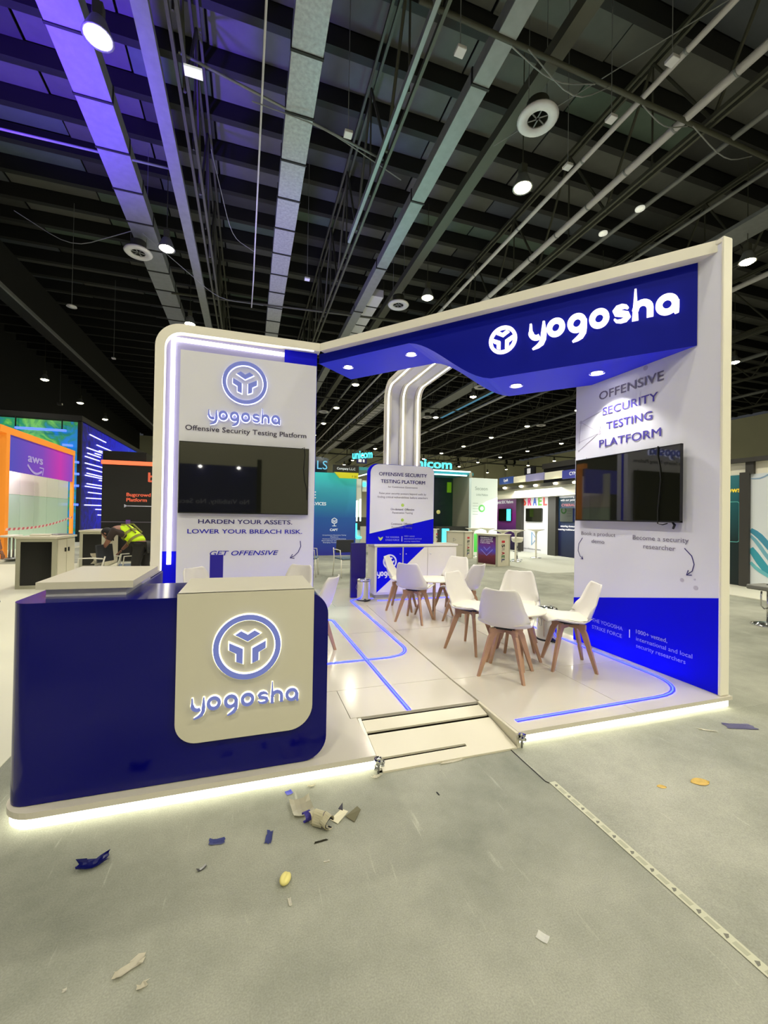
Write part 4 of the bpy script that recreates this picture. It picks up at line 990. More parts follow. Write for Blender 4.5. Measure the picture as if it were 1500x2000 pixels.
# two counters with black fronts
def counter2(lb, x0,x1,y0,dep,h,clutter):
    t=thing('display_cabinet',lb,'cabinet',((x0+x1)/2,y0+dep/2,0)); w=.07
    box('cabinet_frame',M['cabframe'],x0,x0+w,y0,y0+.05,0,h-.04,t); box('cabinet_frame',M['cabframe'],x1-w,x1,y0,y0+.05,0,h-.04,t)
    box('cabinet_frame',M['cabframe'],x0+w,x1-w,y0,y0+.05,0,.07,t); box('cabinet_frame',M['cabframe'],x0+w,x1-w,y0,y0+.05,h-.1,h-.04,t)
    box('black_front',M['blackgloss'],x0+w,x1-w,y0+.01,y0+.04,.07,h-.1,t)
    box('carcass',M['cabinet'],x0+.01,x1-.02,y0+.05,y0+dep,0.02,h-.04,t)
    box('cabinet_top',M['cabinet'],x0-.02,x1+.02,y0-.02,y0+dep+.02,h-.04,h,t)
    m_=(dep-.1)/2
    for i in range(2):
        ya=y0+.07+i*m_; d=box('door',M['cabinet'],x1-.02,x1,ya+.01,ya+m_-.01,.06,h-.07,t); box('door_handle',M['black'],x1,x1+.02,(ya+m_-.10) if i==0 else ya+.06,(ya+m_-.06) if i==0 else ya+.10,h*.68,h*.76,d)
    return t
counter2('white cabinet with black front nearest the left edge, papers on top',-4.17,-3.53,9.66,.95,1.0,1)
counter2('smaller looking white cabinet with black front beside the bending worker',-4.22,-3.65,12.95,1.25,1.0,0)
for i,(x,y,a,lb,mm) in enumerate(((-3.95,10.1,.3,'crumpled pale green plastic sheet on the nearer black fronted cabinet','cabinet'),(-3.78,10.45,-.4,'flat grey folder on the nearer black fronted cabinet','steel'))):
    o=put('papers',boxme(-.16,.16,-.2,.2,0,.03-.01*i,.006,1,Matrix.Rotation(a,4,'Z')),M[mm]); o.location=(x,y,1.0); tag(o,lb,'papers')

# office chairs with steel legs
def office(label):
    t=thing('office_chair',label,'chair',(0,0,0),0,'dark office chairs with pale steel legs beyond the stand')
    put('seat',boxme(-.24,.24,-.22,.23,.43,.475,.02,2),mat('grey_blue_seat',(92,112,130),.6),t,True)
    put('backrest',boxme(-.24,.24,-.25,-.22,.56,.88,.012,2,Matrix.Rotation(-.12,4,'X')@Matrix.Translation((0,.03,0))),mat('charcoal_mesh_back',(48,50,56),.6),t,True)
    for sx in (-1,1):
        put('leg',tubeme([(sx*.25,.22,0),(sx*.25,.20,.44)],.013,8),M['white'],t,True); put('leg',tubeme([(sx*.25,-.26,0),(sx*.25,-.20,.44),(sx*.24,-.27,.70)],.013,8),M['white'],t,True)
        put('armrest',tubeme([(sx*.25,-.24,.66),(sx*.27,-.05,.67),(sx*.27,.17,.66),(sx*.26,.19,.45)],.012,8),M['white'],t,True)
    put('rail',tubeme([(-.25,.20,.42),(.25,.20,.42)],.011,6),M['white'],t,True)
    return t
oc=office('dark office chair with steel legs left of the violet panel'); oc.location=(2.33,10.15,0); oc.rotation_euler=(0,0,PI+.25)
dup(oc,(1.42,10.4,0),PI+1.3,'dark office chair half hidden by the edge of the left display wall')
dup(oc,(-2.62,8.95,0),1.3,'office chair being wiped by the bending worker')
dup(oc,(-2.15,9.35,0),1.9,'office chair behind the one being wiped')

# ------------------------------------------------------------ people
def skinned(name, pts, edges, rad, material, parent, sub=1):
    me=bpy.data.meshes.new(name); me.from_pydata([tuple(p) for p in pts],edges,[]); o=bpy.data.objects.new(name,me); C.objects.link(o)
    o.modifiers.new('skin','SKIN'); sv=me.skin_vertices[0].data
    for i,r in enumerate(rad): sv[i].radius=(r if isinstance(r,tuple) else (r,r))
    sv[0].use_root=True
    if sub: sm=o.modifiers.new('sub','SUBSURF'); sm.levels=sub; sm.render_levels=sub
    dg=bpy.context.evaluated_depsgraph_get(); m2=bpy.data.meshes.new_from_object(o.evaluated_get(dg)); bpy.data.objects.remove(o)
    for p in m2.polygons: p.use_smooth=True
    return put(name,m2,material,parent)
def hand(base, d, side, material, parent, curl=.4, name='hand'):
    d=Vector(d).normalized(); s=Vector(side).normalized(); n=d.cross(s).normalized(); base=Vector(base)
    pts=[base,base+d*.05,base+d*.09]; ed=[(0,1),(1,2)]; rad=[(.026,.018),(.038,.016),(.036,.014)]
    for k,(off,L) in enumerate(((-.03,.068),(-.01,.078),(.01,.072),(.03,.055))):
        i=len(pts); a=base+d*.088+s*off; b=a+d*L*.5-n*.01*curl; c=b+d*L*.5*(1-curl*.4)-n*L*.4*curl; pts+=[a,b,c]; ed+=[(2,i),(i,i+1),(i+1,i+2)]; rad+=[.009,.0085,.007]
    i=len(pts); a=base+d*.03-s*.035; b=a+d*.03-s*.025; c=b+d*.03-s*.005; pts+=[a,b,c]; ed+=[(1,i),(i,i+1),(i+1,i+2)]; rad+=[.011,.01,.008]
    return skinned(name,pts,ed,rad,material,parent,1)
def person(label, origin, ax, pose, up=1):
    """ax: direction the person leans/faces; builds body as one surface then clothes"""
    t=thing('person',label,'person',tuple(origin)); O=Vector(origin); A=Vector((ax[0],ax[1],0)).normalized(); B=Vector((-A.y,A.x,0))
    P=lambda a,b,z: O+A*a+B*b+Vector((0,0,z))
    return t,P,A,B
# worker bending over the chair
A_=Vector((-.952,.307,0))
t,P,A,B=person('person bending forward in a lime hi-vis vest wiping a chair with a white cloth',(-1.9,8.95,0),A_,None)
J={'hip':P(0,0,.86),'waist':P(.13,0,1.0),'chest':P(.34,0,1.16),'neck':P(.50,0,1.22),'head0':P(.58,0,1.16),
   'sR':P(.42,.19,1.16),'eR':P(.52,.24,.92),'wR':P(.68,.16,.76),'sL':P(.42,-.19,1.15),'eL':P(.40,-.24,.90),'wL':P(.52,-.20,.76),
   'hR':P(0,.10,.84),'kR':P(.06,.13,.48),'aR':P(-.03,.14,.09),'fR':P(.12,.15,.04),'hL':P(0,-.10,.84),'kL':P(.02,-.13,.48),'aL':P(-.12,-.14,.09),'fL':P(.03,-.15,.04)}
K=list(J); idx={k:i for i,k in enumerate(K)}
ED=[('hip','waist'),('waist','chest'),('chest','neck'),('neck','head0'),('chest','sR'),('sR','eR'),('eR','wR'),('chest','sL'),('sL','eL'),('eL','wL'),('hip','hR'),('hR','kR'),('kR','aR'),('aR','fR'),('hip','hL'),('hL','kL'),('kL','aL'),('aL','fL')]
RD_={'hip':(.15,.11),'waist':(.145,.10),'chest':(.165,.115),'neck':.055,'head0':.05,'sR':.062,'eR':.042,'wR':.028,'sL':.062,'eL':.042,'wL':.028,'hR':.095,'kR':.062,'aR':.042,'fR':.035,'hL':.095,'kL':.062,'aL':.042,'fL':.035}
def figure(t,J,P,A,B,ED,head_c,head_dir,vestcut,sleeve=True,cloth=None):
    K=list(J); idx={k:i for i,k in enumerate(K)}
    skinned('body',[J[k] for k in K],[(idx[a],idx[b]) for a,b in ED],[RD_[k] for k in K],M['skin'],t,2)
    def sub(keys,name,mat_,g,sub_=2,cut=None):
        kk=[k for k in keys]; ii={k:i for i,k in enumerate(kk)}; pts=[J[k].copy() for k in kk]
        if cut:
            for k,(frm,f) in cut.items(): pts[ii[k]]=J[frm].lerp(J[k],f)
        rr=[]
        for k in kk:
            r=RD_[k]; rr.append(tuple(x+g for x in r) if isinstance(r,tuple) else (r+g,r+g))
        return skinned(name,pts,[(ii[a],ii[b]) for a,b in ED if a in ii and b in ii],rr,mat_,t,sub_)
    sub(['hip','hR','kR','aR','hL','kL','aL'],'trousers',M['trouser'],.018)
    sub(['waist','chest','sR','eR','sL','eL'],'shirt',M['shirt'],.014,2,{'eR':('sR',.85),'eL':('sL',.85)})
    kk=['hip','waist','chest']; v=skinned('hi_vis_vest',[J['hip'].lerp(J['waist'],.15),J['waist'],J['chest'],J['chest'].lerp(J['neck'],.45)],[(0,1),(1,2),(2,3)],[(.178,.142),(.172,.132),(.186,.142),(.14,.11)],M['hivis'],t,2)
    ax=(J['chest']-J['hip']).normalized(); cr=B
    up=ax.cross(cr)
    for f in (.28,.62):
        c=J['hip'].lerp(J['chest'],f+.1); ring=[c+cr*math.cos(q)*.182+up*math.sin(q)*.145 for q in [2*PI*i/24 for i in range(24)]]
        bm=bmesh.new(); a_=[bm.verts.new(p-ax*.025) for p in ring]; b_=[bm.verts.new(p+ax*.025) for p in ring]
        for i in range(24): bm.faces.new((a_[i],a_[(i+1)%24],b_[(i+1)%24],b_[i]))
        put('reflective_band',bmme(bm,True),M['refl'],v)
    for s in (-1,1):
        tube('reflective_strap',M['refl'],[J['hip'].lerp(J['chest'],.5)+B*s*.10+up*.142,J['chest']+B*s*.10+up*.145,J['chest'].lerp(J['neck'],.5)+B*s*.09+up*.10],.016,v,6)
    # head
    hd=Vector(head_dir).normalized(); upv=B.cross(hd).normalized()
    if upv.dot(head_c-J['neck'])<0: upv=-upv
    bm=bmesh.new(); bmesh.ops.create_uvsphere(bm,u_segments=20,v_segments=14,radius=1)
    for q in bm.verts:
        x,y,z=q.co; w=.078*(1-.18*max(0,-z)); q.co=head_c+B*(x*w)+hd*(y*.098)+upv*(z*.118)
    h=put('head',bmme(bm,True),M['skin'],t)
    def blob(name,c,r,mm,par=h):
        bm=bmesh.new(); bmesh.ops.create_uvsphere(bm,u_segments=10,v_segments=8,radius=1)
        for q in bm.verts: q.co=c+B*q.co.x*r[0]+hd*q.co.y*r[1]+upv*q.co.z*r[2]
        return put(name,bmme(bm,True),mm,par)
    for s in (-1,1):
        blob('eye',head_c+B*s*.032+hd*.086,(.012,.01,.008),M['black']); blob('ear',head_c+B*s*.078,(.01,.018,.03),M['skin'])
    blob('nose',head_c+hd*.10-upv*.022,(.013,.02,.022),M['skin']); blob('mouth',head_c+hd*.088-upv*.06,(.026,.008,.007),mat('lips',(120,60,56),.6))
    bm=bmesh.new(); bmesh.ops.create_uvsphere(bm,u_segments=20,v_segments=14,radius=1)
    rem=[q for q in bm.verts if (q.co.y>.35 and q.co.z<.45) or q.co.z<-.55]
    bmesh.ops.delete(bm,geom=rem,context='VERTS')
    for q in bm.verts:
        x,y,z=q.co; q.co=head_c+B*(x*.086)+hd*(y*.107)+upv*(z*.127)
    put('hair',bmme(bm,True),M['hair'],t)
    for s in ('R','L'):
        if 'a'+s in J:
            d=(J['f'+s]-J['a'+s]); d.z=0; d.normalize(); c=J['a'+s]; c=Vector((c.x,c.y,0)); pv=Vector((-d.y,d.x,0)); bm=bmesh.new(); rows=[]
            for f,w,hh in ((-.07,.035,.07),(0,.04,.09),(.08,.046,.07),(.16,.045,.045),(.2,.028,.03)):
                rows.append([bm.verts.new(c+d*f+pv*a_*w+Vector((0,0,b_))) for a_,b_ in ((-1,.0),(1,.0),(.8,hh),(-.8,hh))])
            for a_,b_ in zip(rows,rows[1:]):
                for k in range(4): bm.faces.new((a_[k],a_[(k+1)%4],b_[(k+1)%4],b_[k]))
            bm.faces.new(rows[0]); bm.faces.new(rows[-1]); put('shoe',bmme(bm,True),M['black'],t)
figure(t,J,P,A,B,ED,P(.66,0,1.09),A*.55+Vector((0,0,-.83)),None)
hand(J['wR'],J['wR']-J['eR'],B,M['skin'],t,.8); hand(J['wL'],J['wL']-J['eL'],B,M['skin'],t,.6)
w=J['wR']+ (J['wR']-J['eR']).normalized()*.10
bm=bmesh.new(); n=7; V=[[bm.verts.new(w+A*(-.10+.045*i+.02*math.sin(j*2))+B*(.05*math.sin(i*1.7+j))+Vector((0,0,.03-.05*j-(.06 if i in(2,3) else 0)*j*.4))) for j in range(5)] for i in range(6)]
for i in range(5):
    for j in range(4): bm.faces.new((V[i][j],V[i+1][j],V[i+1][j+1],V[i][j+1]))
bmesh.ops.solidify(bm,geom=bm.faces[:],thickness=.006)
tag(put('cleaning_cloth',bmme(bm),M['cushion']),"white rag hanging from the bending worker's hand",'cloth')
# second worker cut by the left frame edge
A2=Vector((-.952,.307,0)); 
t,P,A,B=person('person in a lime vest standing at the extreme left edge, only an arm showing',(-4.02,8.25,0),Vector((.307,.952,0)),None)
J={'hip':P(0,0,.92),'waist':P(.0,0,1.08),'chest':P(.0,0,1.30),'neck':P(.0,0,1.47),'head0':P(.02,0,1.53),
   'sR':P(.0,-.19,1.40),'eR':P(-.02,-.25,1.12),'wR':P(.06,-.27,.86),'sL':P(.0,.19,1.40),'eL':P(.04,.24,1.12),'wL':P(.16,.22,.92),
   'hR':P(0,-.10,.9),'kR':P(.03,-.11,.48),'aR':P(0,-.12,.09),'fR':P(.14,-.13,.04),'hL':P(0,.10,.9),'kL':P(.03,.11,.48),'aL':P(0,.12,.09),'fL':P(.14,.13,.04)}
figure(t,J,P,A,B,ED,P(.03,0,1.64),A,None)
hand(J['wR'],J['wR']-J['eR'],A,M['skin'],t,.4); hand(J['wL'],J['wL']-J['eL'],A,M['skin'],t,.4)

# ------------------------------------------------------------ far booths (middle)
BB=thing('booth','booth wall fading from cyan to royal blue, between left display wall and cabinet','booth',(2.6,15.7,0))
ZT=at(618,922,'y',15.6).z
xa,xb=at(560,1000,'y',15.6).x,at(695,1000,'y',15.6).x
box('gradient_wall',gradmat('cyan_to_blue_wall',((0,(36,40,150)),(.45,(30,90,170)),(.8,(60,180,205)),(1,(60,220,225))),2,0,ZT,.6,.12),xa,xb,15.6,15.75,.0,ZT,BB)
FBB=Frame((0,15.6,0))
WP=mat('white_booth_print',(230,240,245),.5,emit=(230,240,245),es=.3)
q=at(637,987,'y',15.6); text('SERVICES',FBB,q.x,q.z,.12,WP,BB,align='R',bold=.03)
q=at(652,1037,'y',15.6); text('CAPT',FBB,q.x,q.z,.09,WP,BB,align='C',bold=.03,width=.3)
q=at(617,973,'y',15.6); text('E',FBB,q.x,q.z,.26,WP,BB,align='R',bold=.03)
for i in range(5):
    q=at(653,1046+i*3.6,'y',15.6); text(('Comprehensive Penetration Testing','Platform','Continuous Automated Assessment','Remediation and Validation','Emerging Threats Readiness')[i],FBB,q.x,q.z,.035,WP,BB,align='C',width=(.9,.3,.9,.95,.85)[i])
q=at(653,1020,'y',15.6); hx=[(q.x+.11*math.sin(k*PI/3),q.z+.05+.11*math.cos(k*PI/3)) for k in range(6)]
put('hex_icon',ribbonme(FBB,[(hx,True)],.025,0,.006,1),WP,BB)
for k in range(3): put('hex_icon_line',ribbonme(FBB,[([(q.x-.07,q.z+.09-.035*k),(q.x,q.z+.06-.035*k),(q.x+.07,q.z+.09-.035*k)],False)],.016,0,.006,1),WP,BB)
put('hex_icon_stem',ribbonme(FBB,[([(q.x,q.z-.06),(q.x,q.z-.14)],False),([(q.x-.08,q.z-.14),(q.x+.08,q.z-.14)],False)],.018,0,.006,1),WP,BB)
fs=thing('fascia_sign','black company sign over a yellow strip above the blue booth wall','sign',(3.4,15.4,ZT))
a=at(651,907,'y',15.3); b=at(701,924,'y',15.3); c=at(657,933,'y',15.3)
box('sign_board',mat('black_sign_board',(34,34,28),.5),a.x,b.x,15.3,15.4,b.z,a.z,fs)
poly('yellow_strip',mat('yellow_strip',(220,216,40),.5,emit=(220,216,40),es=.2),Frame((0,15.3,0)),[[(a.x+.05,b.z),(c.x+.12,c.z),(b.x-.02,c.z),(b.x-.02,b.z)]],-.1,.0,fs)
text('Company L.L.C',Frame((0,15.3,0)),(a.x+b.x)/2,(a.z+b.z)/2-.04,.09,WP,fs,align='C',width=.7,bold=.02)
text('F 30',Frame((0,15.3,0)),b.x-.08,c.z+.03,.08,mat('olive_print',(120,116,20),.5),fs,align='R')
q=at(618,905,'y',17); pt_=thing('round_sign','dark round drum sign with pale blue letters above the blue booth','sign',(q.x,17.3,3.4))
zt,zb=at(618,893,'y',17).z,at(618,923,'y',17).z
lathe('drum',mat('dark_slate_drum',(40,52,64),.5),[(.62,0),(.68,zt-zb),(0,zt-zb)],(q.x-.1,17.5,zb),pt_,30)
text('LS',Frame((0,16.84,0)),q.x+.42,(zt+zb)/2-.18,.36,mat('pale_blue_letters',(110,190,230),.5,emit=(110,190,230),es=.6),pt_,align='R')
tube('drum_pole',M['truss'],[(q.x-.1,17.5,0.0),(q.x-.1,17.5,zb)],.06,pt_,8)
# cyan neon booth
UB=thing('booth','dark glass booth with cyan neon name and light lines, behind the ribs','booth',(6.8,17,0))
YU=17.0
a=at(846,925,'y',YU); b=at(921,925,'y',YU); zt=a.z
TE=gradmat('dark_teal_wall',((0,(6,20,24)),(.5,(10,34,44)),(1,(40,70,50))),0,a.x,b.x,.3,.1,.4,2)
box('dark_wall',TE,at(820,925,'y',YU).x,b.x,YU+1.6,YU+1.7,0,zt,UB)
box('side_post',M['cabframe'],b.x-.12,b.x,YU-.05,YU+1.6,0,zt+.15,UB)
for v0,v1,u0,u1 in ((917,921,845,918),(925,927,848,911)):
    p=at(u0,v0,'y',YU); q=at(u1,v0,'y',YU); box('light_line',M['paleled'],p.x,q.x,YU-.06,YU,p.z-.05,p.z,UB)
box('canopy_slab',mat('teal_lit_slab',(60,150,160),.4),at(700,925,'y',YU).x,b.x+.1,YU,YU+1.6,zt,zt+.12,UB)
p=at(846,932,'y',YU)
for (u,v,w_,h_) in ((912,938,.32,.40),(911,970,.34,.55),(878,952,.2,.5),(892,998,.24,.45)):
    q=at(u,v,'y',YU+1.5); box('green_panel',mat('acid_green_panel',(120,170,20),.5,emit=(110,170,20),es=.35),q.x-w_/2,q.x+w_/2,YU+1.5,YU+1.58,q.z-h_/2,q.z+h_/2,UB)
q=at(856,1000,'y',YU+1.5); lathe('round_badge',mat('pale_yellow_badge',(220,214,130),.5,emit=(220,214,130),es=.4),[(0,0),(.1,0),(.1,.02),(0,.02)],(0,0,0),UB,18); o=C.objects[-1]; o.data.transform(Matrix.Rotation(PI/2,4,'X')); o.data.transform(Matrix.Translation(q))
box('service_counter',mat('dark_service_counter',(44,44,40),.4),at(850,1020,'y',YU-.3).x,at(918,1020,'y',YU-.3).x,YU-.4,YU+.3,.0,1.1,UB)
box('cyan_glow_panel',M['cyan'],at(864,1030,'y',YU-.45).x,at(877,1030,'y',YU-.45).x,YU-.46,YU-.41,.25,1.0,UB)
us=thing('neon_sign','cyan glowing name sign standing on the dark booth right of the ribs','sign',(6.5,YU,zt+.2))
q=at(806,914,'y',YU-.1); q2=at(881,914,'y',YU-.1); text('unicom',Frame((0,YU-.1,0)),q.x-.2,at(840,914,'y',YU-.1).z,.40,M['cyan'],us,width=q2.x-q.x+.2,bold=.03,t=.08,name='letter_row')
us2=thing('neon_sign','slanted cyan name sign seen at the left edge of the poster board','sign',(3.9,16.8,3.2))
q=at(700,920,'y',16.6); text('unicom',Frame((0,16.6,0),(1,0,.12)),q.x-.25,q.z,.34,M['cyan'],us2,width=.85,bold=.03,t=.06,name='letter_row')
p=at(697,931,'y',16.6); tube('light_line',M['paleled'],[(p.x,16.6,p.z),(p.x+.6,16.6,p.z+.18)],.025,us2,6)
DM=thing('demo_machine','white kiosk machine with cyan outline lights beside the violet panel','machine',(4.6,16.7,0))
for nm,mm,u0,v0,u1,v1,d in (('white_column','white',697,935,704,1085,0),('screen_box','white',708,938,716,960,-.05),('screen','cyan',709,942,715,950,-.1),('dark_body','darkframe',695,1010,716,1035,-.02),('white_base','cabinet',704,1028,716,1090,-.06),('cyan_line','paleled',696,978,698,1018,-.03),('cyan_line','paleled',703,975,705,1018,-.03),('cyan_line','cyan',694,1022,697,1050,-.03),('cyan_line','cyan',696,1048,706,1052,-.07)):
    p=at(u0,v0,'y',16.8+d); q=at(u1,v1,'y',16.8+d); box(nm,M[mm],p.x,q.x,16.8+d,16.95+d*.5,max(0,q.z),p.z,DM)
# tall white and green panel
GP=thing('banner_panel','tall white backlit panel with green swoosh foot and ring emblem','panel',(8.6,16.4,0))
p=at(921,933,'y',16.2); q=at(972,933,'y',16.2)
GM=gradmat('white_green_panel',((0,(70,190,70)),(.24,(90,210,90)),(.26,(225,240,232)),(1,(225,240,236))),2,0,p.z,.5,.12)
box('panel_body',GM,p.x,q.x,16.2,16.4,0,p.z,GP)
FG=Frame((0,16.2,0)); PG=mat('pale_grey_print',(150,175,170),.5)
a=at(928,957,'y',16.2); text('Seceon',FG,a.x,a.z,.16,PG,GP,width=.62); a=at(930,968,'y',16.2); text('Unified Platform',FG,a.x,a.z,.09,PG,GP,width=.58)
a=at(941,993,'y',16.2); put('ring_emblem',ribbonme(FG,[(ring2(a.x,a.z,.13,20),True)],.07,0,.008,1),mat('green_print',(110,200,110),.5),GP)
for i in range(5):
    z=a.z+.22-.12*i; put('text_line',ribbonme(FG,[([(p.x+.08,z),(p.x+.34,z)],False)],.014,0,.005,1),PG,GP); put('text_line',ribbonme(FG,[([(q.x-.34,z),(q.x-.08,z)],False)],.014,0,.005,1),PG,GP)
# pavilion along the right: fascia, pillars, panels
XP=12.0; XF=11.35
PV=thing('booth','dark framed pavilion with coloured panels, spotlights and signs, left of the right wall','booth',(11.8,16,0))
FX=Frame((XP,0,0),(0,-1,0))
def py(u,v=1000,x=None): return at(u,v,'x',XP if x is None else x).y
zf1=at(1040,946,'x',XF).z; zp=at(1040,972,'x',XP).z
yN=at(1160,950,'x',XF).y; yFar=at(962,950,'x',XF).y
box('fascia',M['darkframe'],XF-.06,XF,yN,yFar,zf1-.14,zf1,PV)
box('inner_lintel',M['white'],XF+.1,XP,yN,yFar,zp-.02,zf1-.15,PV)
box('roof_panel',M['white'],XF,XP+.3,yN,yFar,zf1-.06,zf1-.01,PV)
for u0,u1,mm in ((1001+7,1018,'darkframe'),(1070,1085,'darkframe'),(956,963,'darkframe')):
    ya,yb=py(u0,1000,XP-.15),py(u1,1000,XP-.15); box('pillar',M[mm],XP-.15,XP,min(ya,yb),max(ya,yb),0,zp-.02,PV)
PU=gradmat('purple_black_panel',((0,(18,20,50)),(.35,(60,20,90)),(.7,(120,30,120)),(1,(150,110,160))),2,0,zp,.5,.08)
NV=gradmat('navy_panel',((0,(14,14,50)),(.5,(18,30,70)),(1,(14,60,80))),2,0,zp,.5,.05)
for u0,u1,mm in ((963,1009,PU),(1016,1072,M['graphic']),(1082,1160,NV)):
    ya,yb=py(u1),py(u0); box('wall_panel',mm,XP,XP+.1,ya,yb,0,zp-.02,PV)
WG=mat('white_panel_print',(235,235,240),.5,emit=(235,235,240),es=.3)
def tx(s,u,v,h,mm,w=None,al='L',bold=.02): q=at(u,v,'x',XP-.005); return text(s,Frame((XP-.005,0,0),(0,-1,0)),-q.y,q.z,h,mm,PV,width=w,align=al,bold=bold)
tx('Agentic SOC Platform',968,984,.15,WG,w=1.5,bold=.04)
cols=[(60,70,90),(226,80,60),(225,60,120),(70,110,210),(120,190,80),(225,90,90)]
for i,ch in enumerate('ISRAEL'):
    u=(1017,1021,1031,1041,1051,1061)[i]; q=at(u,987,'x',XP-.005)
    text(ch,Frame((XP-.005,0,0),(0,-1,0)),-q.y,q.z,.38,mat('sign_colour_'+ch,cols[i],.5),PV,width=.12 if i==0 else .25,bold=.05)
tx('Ministry of Economy and Industry',1021,1071,.06,M['inkgrey'],w=1.25)
q=at(1042,1052,'x',XP-.005); Fz=Frame((XP-.005,0,0),(0,-1,0))
put('play_mark',ribbonme(Fz,[([(-q.y-.12,q.z-.28),(-q.y-.12,q.z+.28),(-q.y+.2,q.z)],True)],.06,0,.008,1),mat('sky_blue_print',(90,150,200),.5),PV)
tx('ENDPOINT SECURITY',1090,962,.1,WG,w=1.1); tx('Revolutionizing enterprise',1093,973,.1,WG,w=1.4); tx('with our patented',1095,979,.09,WG,w=1.0)
tx('CYBERALL',1097,989,.1,mat('salmon_print',(200,120,130),.5),w=.8); tx('ensuring domestic security',1095,1029,.08,WG,w=1.3); tx('wavering traditional assets',1088,1035,.08,WG,w=1.3)
def ptv(u0,v0,u1,v1,lb):
    a=at(u0,v0,'x',XP-.06); b=at(u1,v1,'x',XP-.06); t=thing('television',lb,'television',(XP-.06,(a.y+b.y)/2,b.z)); box('screen',M['screen'],XP-.065,XP-.04,b.y,a.y,b.z,a.z,t); box('housing',M['black'],XP-.04,XP,b.y+.02,a.y-.02,b.z+.02,a.z-.02,t); return t,a,b
tt,a,b=ptv(974,994,998,1018,'small television on the purple panel, cyan reflection at its right'); box('painted_reflection',M['cyan'],XP-.068,XP-.065,b.y+.02,b.y+.35,b.z+.02,a.z-.02,tt)  # cyan reflection painted as a glowing strip on the screen
ptv(1027,993,1058,1019,'small television on the white panel under the coloured letters'); ptv(1094,993,1150,1020,'small television on the navy panel beside the right display wall')
for u,v in ((986,952),(1018,949),(1046,947),(1085,943),(1123,941)):
    q=at(u,v+1,'x',XF-.1); t=lathe('spot_lens',M['lampfar'],[(0,-.05),(.08,-.03),(.09,.02),(0,.05)],tuple(q),PV,12)
light('AREA','pavilion_light',(XF+.0,(yN+yFar)/2,zf1-.25),200,(1,.97,.92),3,(XP,(yN+yFar)/2,.8))
def topsign(u0,u1,vt,vb,mm,txt,lb,cm=None):
    a=at(u0,vt,'x',XF); b=at(u1,vt,'x',XF); c=at((u0+u1)/2,vb,'x',XF); d=at((u0+u1)/2,vt,'x',XF); t=thing('fascia_sign',lb,'sign',(XF,(a.y+b.y)/2,c.z))
    box('sign_board',mm,XF-.05,XF+.02,b.y,a.y,c.z,d.z,t)
    if txt: text(txt,Frame((XF-.05,0,0),(0,-1,0)),-(a.y+b.y)/2,c.z+(d.z-c.z)*.35,(d.z-c.z)*.4,WG,t,align='C',bold=.02)
topsign(977,1004,932,945,mat('steel_blue_sign',(50,80,160),.5),'EyeR','steel blue sign board on the pavilion roof edge, leftmost')
topsign(1005,1028,930,942,M['cream'],None,'plain cream board on the pavilion roof edge beside the steel blue sign')
topsign(1029,1064,925,939,M['channel'],None,'pale lilac box sign in the middle of the pavilion roof edge')
topsign(1066,1100,921,935,M['cream'],None,'wide cream board on the pavilion roof edge right of the lilac box')
topsign(1100,1150,916,933,mat('violet_blue_sign',(66,70,170),.5),'CYMO','violet blue sign board beside the right display wall')
ex=box('exit_box',M['black'],0,.0001,0,.0001,0,.0001) if False else None
q=at(1037,920,'x',13.5); e=thing('exit_sign','small black lit exit box above the lilac sign','sign',tuple(q)); box('sign_box',M['black'],13.4,13.5,q.y-.4,q.y+.4,q.z-.2,q.z+.2,e); box('lit_panel',WG,13.38,13.4,q.y-.1,q.y+.15,q.z-.13,q.z+.13,e)
q=at(707,900,'y',22); e=thing('exit_sign','small dark blue lit exit box above the blue booth on the back wall','sign',tuple(q)); box('sign_box',mat('dark_blue_sign',(14,20,90),.5),q.x-.28,q.x+.28,22,22.1,q.z-.14,q.z+.14,e); box('lit_panel',WG,q.x-.2,q.x-.02,21.98,22,q.z-.08,q.z+.08,e); box('lit_panel',WG,q.x+.05,q.x+.14,21.98,22,q.z-.08,q.z+.08,e)
bk=thing('booth','black box booth rising behind the pavilion signs','booth',(14,14,0)); p=at(1062,907,'x',14.2); q=at(1160,907,'x',14.2); box('booth_wall',M['black'],14.2,14.3,q.y,p.y,0,p.z,bk); box('booth_header',M['darkframe'],14.1,14.2,q.y,p.y,p.z-.25,p.z,bk)
# back wall fittings
for u,lb in ((640,'square duct dropping down the back wall near the blue booth'),(953,'flat rib on the cream back wall, left one'),(994,'flat rib on the cream back wall, right one')):
    q=at(u,940,'y',71.8); o=box('wall_rib',M['concretewall'],q.x-.8,q.x+.8,71.4,71.98,0,12.2); tag(o,lb,'rib')
for u,lb in ((683,'black hook bracket high on the back wall, left'),(895,'black bracket high on the back wall above the neon sign'),(989,'black hook bracket high on the back wall, middle'),(1005,'black hook bracket high on the back wall, right')):
    q=at(u,905,'y',71.6); o=tube('wall_hook',M['black'],[(q.x,71.9,q.z+1.4),(q.x+.1,71.6,q.z+.1),(q.x-.5,71.4,q.z-.6)],.22,None,6); tag(o,lb,'bracket')
